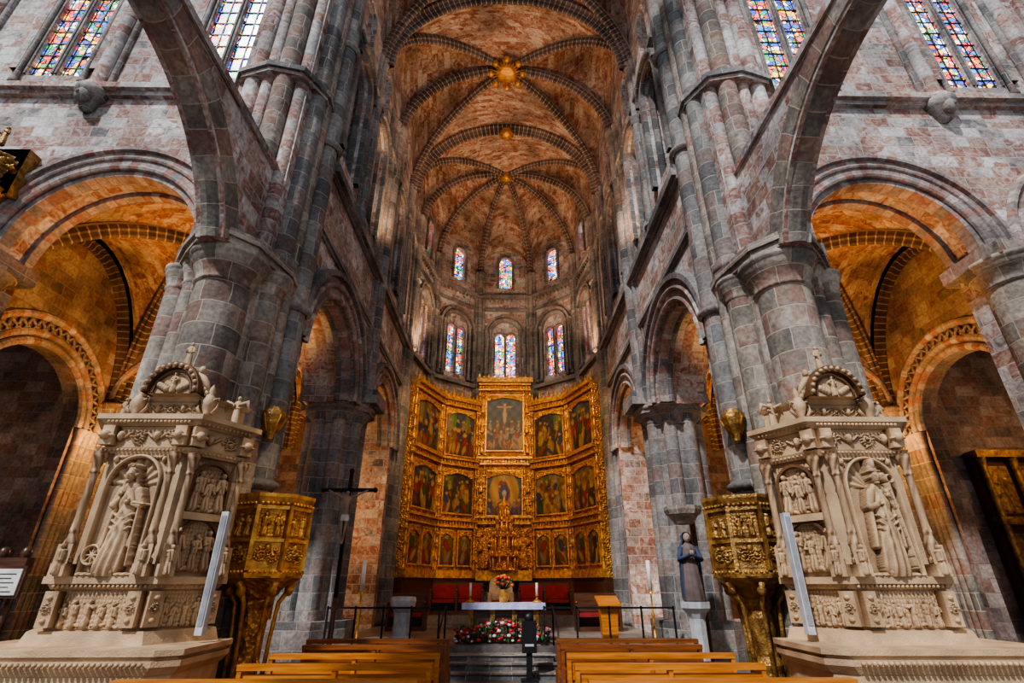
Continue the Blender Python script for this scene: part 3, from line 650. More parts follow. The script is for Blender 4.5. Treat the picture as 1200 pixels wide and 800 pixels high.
def saint(kind):
    f=HF(.86,1.5,.0075); r=random.Random(3)
    cx,cy=.43,1.08
    A=np.arctan2(f.Y-cy,f.X-cx); D=np.hypot(f.X-cx,f.Y-cy)
    b=np.zeros_like(f.H)
    b=np.where((f.Y>cy)&(D<.36),-.04-.018*np.cos(A*16)*(D/.36),b)
    b=np.where((f.Y<=cy)&(np.abs(f.X-cx)<.36),-.07*np.sqrt(np.clip(1-((f.X-cx)/.36)**2,0,1)),b)
    x=.43; ln=.05 if kind=='bishop' else -.04
    def X(y): return x+ln*math.sin((y-.1)/1.2*pi)
    prof=[(1.02,.12),(.9,.125),(.78,.115),(.66,.125),(.52,.14),(.38,.155),(.24,.175),(.12,.19)]
    for (y0,r0),(y1,r1) in zip(prof[:-1],prof[1:]): f.cap(X(y0),y0,X(y1),y1,r0,r1,.62,.03)
    M_=f.H>0
    sw=(f.X-(x+ln*np.sin((f.Y-.1)/1.2*pi)))
    wd=.12+.07*np.clip((1.0-f.Y),0,1)
    k=np.clip((.72-f.Y)/.5,0,1)
    f.H=np.where(M_,f.H+.016*k*np.sin(sw/wd*11)+.012*(1-k)*np.sin((f.Y*34)+np.abs(sw)*38),f.H)
    for sd in (-1,1):
        f.cap(X(.8)+sd*.17,.84,X(.4)+sd*.2,.36,.035,.05,.9,.03,folds=3,fa=.3)
        f.cap(X(1.0)+sd*.12,1.0,X(.84)+sd*.19,.83,.062,.055,.8,.05)
    f.cap(X(.83)-.19,.83,X(.84)-.05,.86,.048,.034,.8,.07); f.cap(X(.83)+.19,.83,X(.9)+.09,.95,.048,.034,.8,.07)
    for hx_,hy_ in ((X(.84)-.03,.865),(X(.92)+.08,.965)):
        f.blob(hx_,hy_,.028,.026,0,.035,.11)
        for q in range(4): f.blob(hx_+.022,hy_-.018+.012*q,.022,.006,.1,.03,.12)
        f.blob(hx_-.01,hy_+.03,.008,.02,.3,.025,.12)
    for j in range(3):
        pts=[(X(.7)+sgn*.13,.72-.08*j-.07*(1-abs(sgn))) for sgn in (-1,-.5,0,.5,1)]
        for p0,p1 in zip(pts[:-1],pts[1:]): f.cap(p0[0],p0[1],p1[0],p1[1],.016,.016,1.2,.085)
    hx,hy=X(1.2)+.01,1.2
    f.cap(X(1.06),1.06,hx,hy-.04,.048,.045,.8,.06)
    f.blob(hx,hy,.07,.095,0,.1,.07)
    for sd in (-1,1): f.blob(hx+sd*.027,hy+.015,.017,.008,0,.012,.158)
    f.blob(hx,hy-.008,.011,.03,0,.03,.16); f.blob(hx,hy-.045,.022,.008,0,.012,.156); f.blob(hx,hy-.075,.03,.022,0,.03,.125)
    for sd in (-1,1): f.blob(hx+sd*.07,hy,.012,.025,0,.03,.09)
    if kind=='bishop':
        f.cap(hx,hy+.075,hx,hy+.12,.075,.07,1.,.06); f.blob(hx,hy+.18,.052,.11,0,.09,.06); f.cap(hx-.07,hy+.075,hx+.07,hy+.075,.011,.011,1,.14)
        f.cap(x+.27,.1,x+.2,1.12,.014,.012,1.4,.11); f.ring(x+.235,1.18,.05,.016,.13)
        f.cap(X(1)-.005,1.02,X(.4),.3,.016,.02,.8,.125)
    else:
        for sd in (-1,1): f.cap(hx+sd*.055,hy+.05,hx+sd*.1,hy-.2,.03,.03,1,.05,folds=3)
        f.blob(hx,hy+.07,.075,.045,0,.09,.05)
        for k_ in range(5): f.blob(hx-.056+.028*k_,hy+.11+.02*(k_%2),.013,.03,0,.07,.08)
        f.cap(x-.28,.12,x-.22,.95,.014,.012,1.3,.08); f.cap(x-.3,.84,x-.14,.86,.012,.012,1.3,.1)
        f.ring(x+.24,.24,.11,.018,.1); 
        for k_ in range(4): a=k_*pi/4; f.cap(x+.24-.1*math.cos(a),.24-.1*math.sin(a),x+.24+.1*math.cos(a),.24+.1*math.sin(a),.01,.01,1.3,.05)
    f.cap(x-.08,.07,x-.1,.05,.04,.04,.9,.08); f.cap(x+.06,.07,x+.08,.05,.04,.04,.9,.08)
    for k_ in range(9): f.blob(.06+.09*k_,.02,.06,.03,0,.1)
    f.H=np.where(f.H>0,f.H,b)
    D2=np.abs(D-.385); m=(f.Y>cy)&(D2<.026); f.H=np.where(m,.06*np.sqrt(np.clip(1-(D2/.026)**2,0,1)),f.H)
    D3=np.abs(np.abs(f.X-cx)-.385); m=(f.Y<=cy)&(D3<.026); f.H=np.where(m,.06*np.sqrt(np.clip(1-(D3/.026)**2,0,1)),f.H)
    g=HF(.86,1.5,.0075)
    for sd in (-1,1):
        g.blob(cx+sd*.36,1.42,.035,.05,0,.06); 
        for k_ in range(4): g.blob(cx+sd*(.3-.045*k_),1.45,.04,.02,sd*.5,.045)
    f.H=np.where((f.Y>cy)&(D>.42),np.maximum(f.H,g.H),f.H)
    return f
def retable(side,shift,kind):
    kx=.88
    Mx=S(side)@np.array([[kx,0,0,4.75*(1-kx)+shift],[0,1,0,0],[0,0,1,0],[0,0,0,1.]])
    mb=MB(Mx)
    plan=[(3.82,7.62),(4.3,6.95),(5.6,6.95),(5.95,7.4),(5.95,7.75),(4.0,7.75)]
    pl=[(3.45,7.4),(3.45,6.55),(3.7,6.4),(6.1,6.35),(6.4,7.0),(6.4,7.7),(3.5,7.7)]
    mb.prism(pl,0,.15,ALA,.06); mb.prism(pl,.15,.88,ALA,-.06); mb.prism(pl,.88,.96,ALA,-.04,.05); mb.prism(pl,.96,1.02,ALA,.05); mb.prism(pl,1.02,1.06,ALA,.0); mb.prism(pl,1.06,1.12,ALA,.07)
    mb.prism(plan,1.12,1.26,ALA,.2,.14); mb.prism(plan,1.26,1.7,ALA,.0); mb.prism(plan,1.7,1.76,ALA,.05,.1); mb.prism(plan,1.76,1.84,ALA,.16)
    mb.prism(plan,1.84,3.34,ALA,-.09)
    mb.prism(plan,3.34,3.42,ALA,.04,.1); mb.prism(plan,3.42,3.72,ALA,.0); mb.prism(plan,3.72,3.8,ALA,.04,.16); mb.prism(plan,3.8,3.87,ALA,.2)
    F1=FR((4.3,6.95),(1,0),(0,-1)); u=np.array([.48,-.67]); F2=FR((3.82,7.62),u,(-.67,-.48)); L2=float(np.hypot(*u))
    for F,L in ((F1,1.3),(F2,L2)):
        n=int(L/.06)
        for k in range(n):
            xx=(k+.5)*L/n; mb.ball((xx,3.76,.1),.024,ALA,(1,1,1),6,M=F); mb.ball((xx,1.73,.07),.022,ALA,(1,1,1),6,M=F)
            mb.ball((xx,3.38,.06),.02,ALA,(1,1,1),6,M=F)
    FP=FR((3.7,6.4),(2.4,-.05),(-.05,-2.4)); scroll_relief(2.2,.6,5,.014).put(mb,FP,.07,.2,-.02,ALA)
    for k in range(34): mb.ball((.05+2.3*k/34,.99,.07),.026,ALA,(1,1,1.1),6,M=FP)
    scene_relief(1.0,.4,11,.008,6,1.2).put(mb,F1,.15,1.28,.01,ALA,1.2); scene_relief(L2-.22,.4,12,.008,4,1.2).put(mb,F2,.11,1.28,.01,ALA,1.2)
    s=saint(kind); s.put(mb,F1,.22,1.84,.02,ALA)
    scene_relief(L2-.26,.62,13,.008,3,1.1).put(mb,F2,.13,1.9,-.02,ALA,1.2); scene_relief(L2-.26,.66,14,.008,3,1.1).put(mb,F2,.13,2.62,-.02,ALA,1.2)
    mb.box(.1,L2-.1,2.52,2.61,-.05,.1,ALA,F2)
    for vz in (2.26,3.0):
        mb.arc(L2/2,vz,.25,order(-.05,.07,0,.04),ALA,F2,n=16,legs=.35)
    for M,us in ((F1,(.1,1.2)),(F2,(.04,L2-.06))):
        for uu in us:
            mb.box(uu-.1,uu+.1,1.84,1.98,-.02,.2,ALA,M); cand(mb,M,uu,1.98,3.34,.12,.062,ALA); mb.box(uu-.09,uu+.09,1.3,1.68,0,.14,ALA,M); mb.box(uu-.09,uu+.09,3.44,3.7,0,.14,ALA,M)
            mb.ball((uu,3.57,.16),.065,ALA,(1,1,1),8,M=M)
            for sg in (-1,1): mb.ball((uu+sg*.07,3.56,.14),.045,ALA,(1.2,.5,1),6,M=M)
            f=HF(.2,.34,.008); f.figure(.1,0,.34,random.Random(4),0,1.2); f.put(mb,M,uu-.1,1.86,.185,ALA,1.3)
            f=HF(.16,.34,.008); f.scroll(.08,.17,.06,1,.04); f.blob(.08,.29,.04,.03,0,.04); f.blob(.08,.05,.04,.03,0,.04); f.put(mb,M,uu-.08,1.32,.135,ALA)
    scroll_relief(1.1,.28,7,.008).put(mb,F1,.1,3.43,.012,ALA,1.4); scroll_relief(L2-.2,.28,8,.008).put(mb,F2,.1,3.43,.012,ALA,1.4)
    at=[(3.95,7.6),(4.35,7.1),(5.3,7.1),(5.5,7.6)]
    mb.prism(at,3.87,4.12,ALA,.0); mb.prism(at,4.12,4.19,ALA,.02,.1)
    F3=FR((4.2,7.06),(1,0),(0,-1))
    c=.58; RR=.36
    mb.wall([(c+RR*1.1*math.cos(t),4.19+RR*1.1*math.sin(t)) for t in np.linspace(0,pi,22)],[],.3,ALA,F3)
    mb.arc(c,4.19,RR,order(-.15,.24,0,.09),ALA,F3,n=20); mb.arc(c,4.19,RR-.07,order(.1,.19,0,.03),ALA,F3,n=20)
    for k in range(13): a=pi*(k+.5)/13; mb.ball((c+(RR+.045)*math.cos(a),4.19+(RR+.045)*math.sin(a),.25),.03,ALA,(1,1,1),6,M=F3)
    f=HF(.6,.3,.008); f.figure(.3,.0,.3,random.Random(2),0,1.3)
    for k in (-1,1):
        for j in range(4): f.blob(.3+k*(.1+.04*j),.06+.02*j,.045,.05,k*.6,.05)
    f.H=np.where(np.hypot(f.X-.3,f.Y)<.3,f.H+.005,-.05); f.put(mb,F3,c-.3,4.19,.15,ALA)
    scroll_relief(1.0,.22,9,.008).put(mb,F3,.13,3.89,-.01,ALA,1.4)
    for uu in (.02,1.14):
        mb.lathe([(0,0),(.07,0),(.05,.06),(.09,.14),(.11,.22),(.07,.3),(.04,.34),(.06,.38),(.03,.44),(0,.5)],(4.2+uu,7.02,3.87),ALA,14)
        for k in (-1,1): mb.tube([(4.2+uu+k*.02,7.0,4.1),(4.2+uu+k*.15,7.0,4.14),(4.2+uu+k*.16,7.0,4.0),(4.2+uu+k*.09,7.0,3.92)],.025,ALA,8)
    for k in (-1,1):
        for j in range(6): mb.ball((4.2+c+k*(.42+.04*j),7.0,4.34-.06*j),.06-.004*j,ALA,(1,1,1),8)
        mb.tube([(4.2+c+k*.22,7.02,4.5),(4.2+c+k*.34,6.98,4.5),(4.2+c+k*.46,6.98,4.36),(4.2+c+k*.54,6.98,4.24)],[.03,.06,.05,.02],ALA,8)
        mb.ball((4.2+c+k*.36,6.95,4.56),.05,ALA,(1,1,1.2),8)
    mb.box(4.2+c-.1,4.2+c+.1,6.95,7.15,4.58,4.66,ALA)
    statuette(mb,4.2+c,7.05,4.66,.38,ALA)
    statuette(mb,3.95,7.35,3.87,.42,ALA); statuette(mb,5.7,7.2,3.87,.34,ALA)
    for k in (-1,1): mb.tube([(3.95+k*.03,7.3,4.15),(3.95+k*.16,7.33,4.2),(3.95+k*.2,7.36,4.05)],[.02,.04,.01],ALA,8)
    mb.build('alabaster_retable')
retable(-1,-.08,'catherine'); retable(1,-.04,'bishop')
# ================================================================== PULPITS
def pulpit(side,gm,gs):
    x,y=side*3.78+(.05 if side<0 else .12),8.75
    mb=MB()
    mb.lathe([(0,0),(.42,0),(.42,.12),(.32,.18),(.3,.3)],(x,y,0),gs,6,False)
    mb.lathe([(.3,.3),(.2,.45),(.17,.6),(.2,.7),(.15,.8),(.19,1.3),(.17,1.4),(.24,1.48),(.2,1.55),(.34,1.7),(.52,1.8),(.6,1.86)],(x,y,0),gm,12,False)
    for k in range(6):
        a=k*pi/3+.3; mb.tube([(x+.24*math.cos(a),y+.24*math.sin(a),.4),(x+.26*math.cos(a),y+.26*math.sin(a),1.0),(x+.3*math.cos(a),y+.3*math.sin(a),1.5),(x+.5*math.cos(a),y+.5*math.sin(a),1.8)],[.04,.03,.035,.05],gs,8)
        mb.ball((x+.42*math.cos(a),y+.42*math.sin(a),1.68),.07,gs,(1,1,1.3),8)
    R=.58; n=8
    mb.lathe([(0,1.84),(R*1.06,1.84),(R*1.08,1.9),(R*.97,1.94),(R*.97,2.86),(R*1.04,2.9),(R*1.1,2.98),(R*1.1,3.03),(R*.95,3.03),(R*.95,2.5),(0,2.5)],(x,y,0),gs,n,False)
    ap=R*.97*math.cos(pi/n); fwid=2*R*.97*math.sin(pi/n)
    for k in range(n):
        a=2*pi*(k+.5)/n; nx,ny=math.cos(a),math.sin(a); 
        M=FR((x+nx*ap-(-ny)*fwid/2,y+ny*ap-nx*fwid/2),(-ny,nx),(nx,ny))
        f=HF(fwid-.04,.34,.01); 
        f.scroll(fwid*.28,.17,.1,1,.04); f.scroll(fwid*.66,.17,.1,-1,.04); f.blob(fwid*.47,.27,.04,.05,0,.05); f.put(mb,M,.02,1.98,.01,gs)
        mb.box(0,fwid,2.33,2.38,0,.05,gs,M)
        f=scene_relief(fwid-.06,.4,k,.01,2,1.1); f.put(mb,M,.03,2.4,.005,gs,1.3); mb.box(0,fwid,2.8,2.85,0,.05,gs,M)
        mb.box(-.03,.03,1.94,2.86,-.02,.06,gs,M)
        for j in range(6): mb.ball((fwid*(j+.5)/6,2.88,.05),.028,gs,(1,1,1),6,M=M); mb.ball((fwid*(j+.5)/6,1.92,.05),.025,gs,(1,1,1),6,M=M)
    mb.build('gilded_pulpit')
pulpit(-1,GOLD,GOLDS); pulpit(1,GOLDD,GOLDD)  # right pulpit takes the dark gilt: its weaker lighting is painted in
# ================================================================== FURNITURE
def pew(x0,x1,y,top=.92,m=PEW):
    mb=MB()
    mb.box(x0,x1,y-.06,y+.06,top-.06,top,m); mb.box(x0,x1,y-.02,y+.02,.62,top-.1,m); mb.box(x0,x1,y-.02,y+.02,.46,.58,m)
    mb.box(x0,x1,y,y+.42,.42,.46,m); mb.box(x0,x1,y-.22,y-.06,.14,.18,m)
    for x in (x0+.03,(x0+x1)/2,x1-.03):
        mb.wall([(-.05,0),(.42,0),(.42,.42),(.1,.46),(.05,top-.03),(-.05,top-.03)],[],.05,m,FR((x,y),(0,1),(1,0)))
    for x in (x0+.3,x1-.3): mb.box(x-.03,x+.03,y-.2,y-.1,0,.14,m)
    mb.build('pew')
for sd in (-1,1):
    for y,a,b,m_ in ((10.0,1.0,3.3,PEWD),(9.1,.98,3.05,PEWD),(8.0,.95,3.1,PEW),(7.0,.93,3.05,PEW),(5.92,.93,3.75 if sd<0 else 3.45,PEW)):
        x0,x1=(-b,-a+.1) if sd<0 else (a-.1,b)
        pew(x0,x1,y,.92,m_)
mb=MB()
mb.box(-1.0,1.0,14.2,15.1,1.25,1.34,CLOTH); mb.box(-1.03,1.03,14.15,14.2,1.2,1.35,CLOTH); mb.box(-.85,.85,14.3,15.0,.5,1.25,DWOOD)
for x in (-.8,-.27,.27,.8): mb.box(x-.06,x+.06,14.24,14.3,.5,1.2,GOLDD)
mb.build('altar_table')
mb=MB(); r=random.Random(1)
for i in range(520):
    x=r.uniform(-1.15,1.1); y=r.uniform(13.75,14.1); z=.5+r.uniform(.05,.5)*(1-.35*abs(x)); m=r.choice([FLRED,FLRED,LEAF,LEAF,LEAF,FLW,PINK]); s_=r.uniform(.03,.06)
    if m is LEAF:
        a=r.random()*6.28; mb.add([(x,y,z-.06),(x+.05*math.cos(a),y+.05*math.sin(a),z),(x+.02*math.cos(a),y-.03,z+.1),(x-.03,y,z+.02)],[(0,1,2,3)],[(0,0)]*4,m)
    else:
        mb.ball((x,y,z),s_,m,(1,1,.7),5)
        mb.tube([(x,y,.52),(x,y,z)],.006,LEAF,4)
mb.build('flower_arrangement')
mb=MB()
mb.lathe([(0,0),(.1,0),(.13,.1),(.09,.25),(.12,.3)],(0.0,14.7,1.345),GOLDS,14)
for i in range(60):
    a=r.random()*6.28; e=r.random()*1.4; R=.27*r.uniform(.6,1); x=R*math.cos(a)*math.cos(e); y=14.7+R*math.sin(a)*math.cos(e); z=1.72+R*math.sin(e)
    mb.ball((x,y,z),.045,r.choice([FLRED,FLORA,FLORA,FLRED,LEAF]),(1,1,.8),5); mb.tube([(0,14.7,1.6),(x,y,z)],.008,LEAF,4)
mb.build('flower_vase')
def candle(x,y,z0,h,r=.03,stand=.4,name='candlestick'):
    mb=MB(); mb.lathe([(0,0),(.12,0),(.1,.03),(.03,.07),(.025,stand*.5),(.045,stand*.55),(.022,stand*.62),(.02,stand*.92),(.06,stand),(0,stand)],(x,y,z0),GOLDS,12); mb.cyl(x,y,z0+stand,z0+stand+h,r,WAX,10); mb.tube([(x,y,z0+stand+h),(x,y,z0+stand+h+.02)],.004,BLACK,5); mb.build(name)
for x in (-.85,.85): candle(x,14.6,1.345,.3,.03,.15)
for x in (-3.45,3.6): candle(x,13.9,.5,.7,.05,1.1)
for a,b in ((-4.1,-1.5),(.95,4.0)):
    mb=MB(); mb.box(a,b,13.52,13.56,1.24,1.28,BLACK); mb.box(a,b,13.53,13.55,.62,.64,BLACK)
    n=4
    for k in range(n+1):
        x=a+(b-a)*k/n; mb.box(x-.02,x+.02,13.52,13.56,.5,1.3,BLACK); mb.cyl(x,13.54,.5,.52,.1,BLACK,10)
    mb.build('metal_railing')
for x in (-1.35,1.15):
    mb=MB(); mb.tube([(x,12.3,0),(x,12.3,.85),(x,13.5,1.3),(x,13.5,.5)],.02,BLACK,8); mb.build('step_handrail')
mb=MB(); mb.box(.36,.7,12.0,12.25,0,.05,BLACK); mb.box(.47,.59,12.08,12.16,0,.7,BLACK); mb.box(.38,.68,12.03,12.13,.5,1.08,BLACK); mb.box(.44,.62,12.02,12.03,.62,.66,WHITE); mb.ball((.53,12.08,1.12),.1,BLACK,(1,.6,1)); mb.build('information_stand')
mb=MB(); CRM=plain('cream_stone',(.5,.42,.3),.6)
mb.wall([(-.42,.8),(.42,.8),(.42,1.75)]+[(.42*math.cos(t),1.75+.3*math.sin(t)) for t in np.linspace(0.05,pi-.05,12)]+[(-.42,1.75)],[],.12,CRM,FR((-.1,20.6),(1,0),(0,-1)))
mb.box(-.5,.3,20.1,20.6,.8,1.2,CRM); mb.box(-.56,-.44,20.1,20.6,.8,1.5,CRM); mb.box(.24,.36,20.1,20.6,.8,1.5,CRM); mb.box(-.4,.2,20.15,20.5,1.2,1.26,REDC); mb.build('presider_chair')
def sedilia(x0,x1,y,z=.8,red=True):
    mb=MB(); n=max(1,int((x1-x0)/.65)); mb.box(x0,x1,y,y+.5,z,z+.12,DWOOD)
    for k in range(n+1):
        x=x0+(x1-x0)*k/n; mb.box(x-.04,x+.04,y-.05,y+.5,z,z+.72,DWOOD); mb.ball((x,y,z+.76),.05,DWOOD)
    for k in range(n):
        a=x0+(x1-x0)*k/n+.06; b=x0+(x1-x0)*(k+1)/n-.06; mb.box(a,b,y,y+.45,z+.38,z+.48,REDC); mb.box(a,b,y+.42,y+.48,z+.5,z+.95,REDC if red else DWOOD)
    mb.box(x0,x1,y+.48,y+.54,z,z+1.02,DWOOD); mb.build('choir_bench')
sedilia(-2.6,-.75,20.3); sedilia(.55,2.4,20.3)
sedilia(-3.5,-2.4,17.5,.5,False); sedilia(2.2,3.5,17.3,.5,False)
mb=MB(); mb.box(2.35,2.8,14.0,14.35,.5,.56,PEW); mb.wall([(-.18,.56),(.18,.56),(.22,1.3),(-.22,1.3)],[],.28,PEW,FR((2.57,14.18),(1,0),(0,-1)))
mb.wall([(13.9,1.28),(14.45,1.45),(14.45,1.5),(13.9,1.33)],[],.55,PEW,FR((2.57,0),(0,1),(1,0))); mb.build('lectern')
mb=MB(); MARB=plain('white_marble',(.5,.51,.53),.4)
mb.lathe([(0,0),(.3,0),(.3,.1),(.22,.15),(.2,.25),(.2,.65),(.24,.7),(.3,.78),(.32,.9),(.3,.98),(.24,.99),(0,.93)],(-2.45,14.05,.5),MARB,8,False)
mb.build('baptismal_font')
for sd in (-1,1):
    mb=MB(S(sd)); x=3.62 if sd<0 else 3.72
    mb.box(x,x+.09,7.1,7.2,1.2,2.62,WHITE); mb.box(x+.015,x+.075,7.09,7.1,1.3,2.57,plain('speaker_grille',(.45,.47,.5),.6,0,.8,200)); mb.tube([(x+.05,7.2,2.3),(x+.25,7.6,2.3)],.015,BLACK,6); mb.tube([(x+.05,7.2,1.4),(x+.25,7.6,1.4)],.015,BLACK,6); mb.build('column_loudspeaker')
for sd in (-1,1):
    mb=MB(S(sd)); x,y,z=(4.0,8.62,3.95)
    mb.lathe([(0,0),(.05,.03),(.08,.15),(.17,.3),(.2,.42),(.2,.5),(.14,.52),(.12,.58),(0,.6)],(x,y,z),GOLDD,10,False)
    for k in range(5): a=k*1.256; mb.tube([(x+.16*math.cos(a),y+.16*math.sin(a),z+.5),(x+.22*math.cos(a),y+.22*math.sin(a),z+.42),(x+.1*math.cos(a),y+.1*math.sin(a),z+.15)],.018,GOLDS,6)
    mb.box(x,x+.3,y-.04,y+.04,z+.4,z+.48,GOLDD); mb.build('gilded_wall_lamp')
def skin_body(name,joints,edges,rad,mat,root=0,parent=None):
    me=bpy.data.meshes.new(name); me.from_pydata(joints,edges,[]); ob=bpy.data.objects.new(name,me); scene.collection.objects.link(ob)
    md=ob.modifiers.new('skin','SKIN'); md.use_smooth_shade=True
    for i,v in enumerate(me.skin_vertices[0].data): v.radius=(rad[i],rad[i]*.9); v.use_root=(i==root)
    sb=ob.modifiers.new('sub','SUBSURF'); sb.levels=2; sb.render_levels=2
    me.materials.append(mat)
    if parent: ob.parent=parent
    return ob
cx,cyy=-3.6,12.3
e=bpy.data.objects.new('standing_crucifix',None); scene.collection.objects.link(e)
mb=MB(); mb.box(cx-.04,cx+.04,cyy-.02,cyy+.04,1.5,4.15,BLACK); mb.box(cx-.58,cx+.58,cyy-.02,cyy+.04,3.7,3.78,BLACK)
for dx in (-.6,.6): mb.ball((cx+dx,cyy,3.74),.06,BLACK)
mb.ball((cx,cyy,4.18),.06,BLACK); mb.lathe([(0,0),(.35,0),(.35,.08),(.12,.2),(.06,.4),(.05,1.5),(0,1.5)],(cx,cyy,0),DWOOD,14)
mb.build('cross',e)
yb=cyy-.09
J=[(cx,yb,3.15),(cx,yb-.01,3.35),(cx,yb-.01,3.52),(cx,yb-.02,3.6),(cx+.02,yb-.05,3.7),
   (cx-.1,yb,3.55),(cx-.28,yb,3.64),(cx-.46,yb+.02,3.73),(cx+.1,yb,3.55),(cx+.28,yb,3.64),(cx+.46,yb+.02,3.73),
   (cx-.05,yb,3.1),(cx-.04,yb-.06,2.88),(cx-.01,yb,2.62),(cx+.05,yb,3.1),(cx+.05,yb-.06,2.87),(cx+.02,yb,2.62),(cx-.01,yb-.05,2.56),(cx+.02,yb-.05,2.56)]
E=[(0,1),(1,2),(2,3),(3,4),(2,5),(5,6),(6,7),(2,8),(8,9),(9,10),(0,11),(11,12),(12,13),(0,14),(14,15),(15,16),(13,17),(16,18)]
Rr=[.075,.065,.085,.03,.055,.035,.025,.02,.035,.025,.02,.05,.038,.022,.05,.038,.022,.018,.018]
skin_body('christ_figure',J,E,Rr,FLESH,0,e)
mb=MB(); mb.lathe([(.09,0),(.1,.06),(.085,.14)],(cx,yb,3.04),PAPER,14,sc=(1,.9)); mb.build('loincloth',e)
e=bpy.data.objects.new('virgin_statue',None); scene.collection.objects.link(e)
vx,vy=4.12,12.3
mb=MB(); mb.lathe([(0,0),(.32,0),(.32,.12),(.2,.2),(.17,.3),(.17,1.1),(.22,1.2),(.32,1.3),(.32,1.42),(0,1.42)],(vx,vy,0),MARB,8,False); mb.build('pedestal',e)
mb=MB(); h=1.4; z=1.42
mb.lathe([(0,0),(.15*h,0),(.17*h,.03*h),(.145*h,.25*h),(.12*h,.5*h),(.1*h,.6*h),(.12*h,.74*h),(.1*h,.8*h),(.04*h,.84*h),(.034*h,.88*h)],(vx,vy,z),PINK,40,sc=(1,.75),fold=(9,.07,2))
mb.lathe([(.175*h,.05*h),(.165*h,.3*h),(.15*h,.55*h),(.15*h,.72*h),(.115*h,.8*h),(.08*h,.88*h),(.085*h,.95*h),(.05*h,1.0*h),(0,1.01*h)],(vx,vy+.03,z),BLUE,40,sc=(1,.8),a0=-.5,a1=pi+.5,fold=(11,.05,2))
mb.ball((vx,vy-.02,z+.92*h),.058*h,FLESH,(1,1.05,1.3),14)
for s_ in (-1,1):
    mb.tube([(vx+s_*.11*h,vy,z+.77*h),(vx+s_*.17*h,vy-.04*h,z+.6*h),(vx+s_*.02*h,vy-.15*h,z+.66*h)],[.05*h,.045*h,.03*h],BLUE,12); mb.ball((vx+s_*.014*h,vy-.16*h,z+.69*h),.02*h,FLESH,(1,1,2),8)
    mb.ball((vx+s_*.02*h,vy-.02-.056*h,z+.93*h),.007*h,BLACK,(1,.6,.8),6)
mb.ball((vx,vy-.02-.064*h,z+.91*h),.009*h,FLESH,(1,1,1.8),6)
mb.build('virgin_figure',e)
mb=MB(); oc=[(vx+.42*math.cos(a),vy+.42*math.sin(a)) for a in np.linspace(.39,.39+2*pi,9)[:-1]]
mb.prism(oc,3.2,3.3,PIER,-.04,0); mb.prism(oc,3.3,3.38,PIER,0); mb.prism(oc,3.0,3.2,PIER,-.22,-.08)
mb.box(vx+.2,vx+.3,vy+.15,vy+.25,0,3.2,DWOOD); mb.build('canopy',e)
mb=MB(); M=FR((-11.2,8.52),(1,0),(0,-1))
scroll_relief(1.1,1.2,3,.02).put(mb,M,0,8.9,.3,GOLDD); mb.box(0,1.1,8.9,10.1,.03,.3,GOLDD,M)
mb.lathe([(0,-.5),(.12,-.4),(.2,-.2),(.45,0),(.5,.1)],(-10.65,8.3,8.9),GOLDD,12); statuette(mb,-10.65,8.1,10.1,.5,GOLDD); mb.build('gilded_organ_bracket')
mb=MB(); 
for k in range(9): mb.cyl(-6.9-.32*k,8.1,.1,2.0,.035,DWOOD,8)
mb.box(-9.8,-6.8,8.03,8.17,0,.25,DWOOD); mb.box(-9.8,-6.8,8.03,8.17,1.9,2.1,DWOOD); mb.box(-9.8,-6.8,8.05,8.15,.9,1.0,DWOOD)
for k in range(9): mb.ball((-6.9-.32*k,8.1,2.16),.07,DWOOD,(1,1,1.3),8)
mb.build('wooden_screen')
mb=MB(); mb.box(-7.05,-6.68,7.88,7.92,1.62,1.95,PAPER); mb.box(-7.09,-6.64,7.9,7.95,1.58,1.99,DWOOD); mb.cyl(-6.87,7.94,0,1.6,.03,BLACK,8); mb.box(-7.0,-6.74,7.8,7.98,0,.04,BLACK)
for k in range(5): mb.box(-7.0,-6.74-.05*(k%2),7.875,7.88,1.88-.055*k,1.89-.055*k,BLACK)
mb.build('notice_board')
# carved wooden altarpiece in the right-hand chapel
mb=MB(); mb.box(13.4,16.4,14.5,14.78,1.0,5.2,DWOOD); MQ=FR((13.4,14.5),(1,0),(0,-1))
for k in range(3):
    for v0,hh in ((1.5,1.5),(3.5,1.3)): scene_relief(.75,hh,60+k+int(v0)*3,.03,1,1.0).put(mb,MQ,.12+1.0*k,v0,.02,GOLDD,.6)
for x in (13.5,14.4,15.4,16.3): shaft(mb,x,14.35,1.2,5.0,.08,GOLDD,.3,.3)
for z in (1.0,3.2,5.0): mb.box(13.3,16.5,14.2,14.6,z,z+.2,GOLDD)
mb.box(13.4,16.4,13.9,14.7,0,1.0,DWOOD); mb.build('chapel_altarpiece')
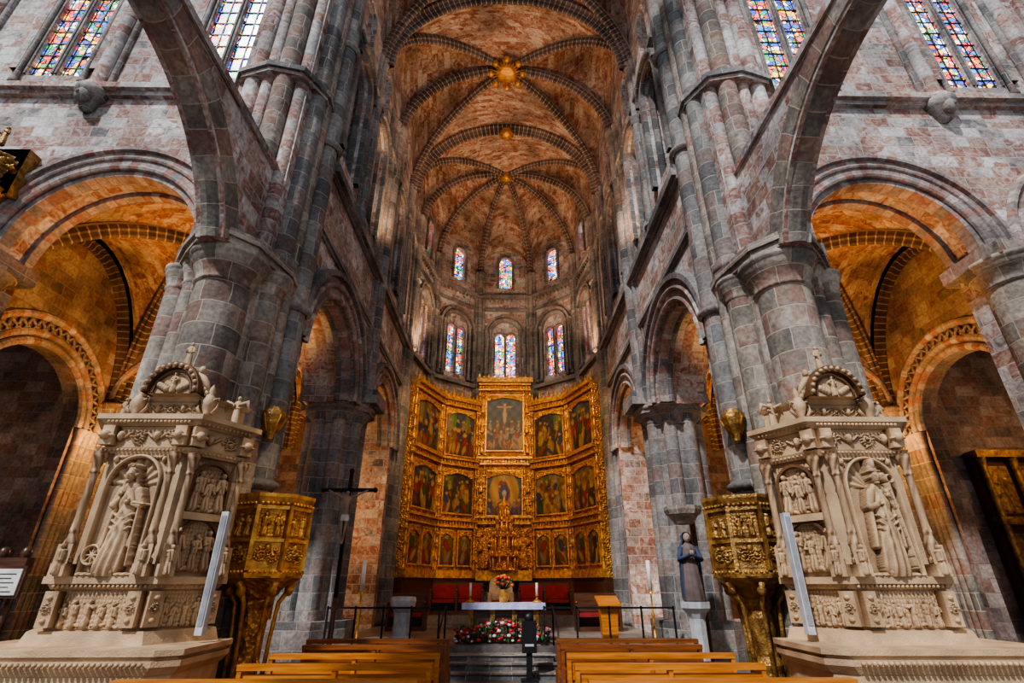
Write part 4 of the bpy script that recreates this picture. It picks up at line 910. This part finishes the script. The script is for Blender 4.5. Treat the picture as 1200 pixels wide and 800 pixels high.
# ================================================================== LIGHTS
def light(t,loc,e_,col,size=.3,target=None,ang=None,blend=.6,name='lamp'):
    L=bpy.data.lights.new(name,t); L.energy=e_; L.color=col
    if t=='SUN': L.angle=size
    elif t=='AREA': L.size=size
    else: L.shadow_soft_size=size
    if t=='SPOT': L.spot_size=math.radians(ang or 70); L.spot_blend=blend
    o=bpy.data.objects.new(name,L); scene.collection.objects.link(o); o.location=loc
    if target is not None: o.rotation_euler=(Vector(target)-Vector(loc)).to_track_quat('-Z','Y').to_euler()
    return o
w=bpy.data.worlds.new('World'); scene.world=w; w.use_nodes=True
bg=w.node_tree.nodes['Background']; bg.inputs[0].default_value=(.80,.87,1,1); bg.inputs[1].default_value=.58
light('SUN',(0,0,30),3.2,(.98,.98,1),.05,(2.6,4.2,24.6),name='sun')
for sx in (-1,1):
    light('SPOT',(sx*2.8,15.5,11),1150,(1,.66,.33),.3,(sx*.6,24,5.5),75,name='altarpiece_spotlight')
    light('SPOT',(sx*3.6,20.6,10.8),800,(1,.60,.33),.25,(sx*.5,20,22),120,name='vault_uplight')
    light('SPOT',(sx*3.7,13.5,11.4),800,(1,.62,.36),.25,(sx*.3,14.5,22),110,name='vault_uplight')
    light('SPOT',(sx*6.9,11.0,5.6),700,(1,.46,.13),.2,(sx*9.0,12.2,10.5),130,name='aisle_uplight')
    light('SPOT',(sx*6.9,15.6,5.2),800,(1,.46,.13),.2,(sx*8.8,16.6,10.5),130,name='aisle_uplight')
    light('POINT',(sx*10.6,13.9,5.2),130,(1,.48,.15),.12,name='aisle_lamp')
    light('POINT',(sx*6.3,16.2,4.2),260,(1,.48,.15),.15,name='aisle_lamp')
    light('POINT',(sx*14.4,12.4,5.6),90 if sx>0 else 30,(1,.55,.22),.3,name='chapel_lamp')
light('POINT',(0,22,13.5),160,(1,.78,.55),.5,name='apse_lamp')
light('SPOT',(-1.5,7.0,7.2),340,(1,.72,.4),.2,(-3.8,8.75,2.2),35,name='pulpit_fill_spot')  # unseen fill spots added to brighten the pulpits, weaker on the right
light('SPOT',(1.5,7.0,7.2),150,(1,.72,.4),.2,(3.9,8.75,2.2),35,name='pulpit_fill_spot')
# ================================================================== CAMERA
cam=bpy.data.cameras.new('camera'); co=bpy.data.objects.new('camera',cam); scene.collection.objects.link(co)
co.location=(0,0,1.75); co.rotation_euler=(math.radians(90+25.4),0,math.radians(-.84)); cam.sensor_width=36; cam.lens=18; cam.clip_end=200
scene.camera=co
print('verts',sum(len(o.data.vertices) for o in bpy.data.objects if o.type=='MESH'))
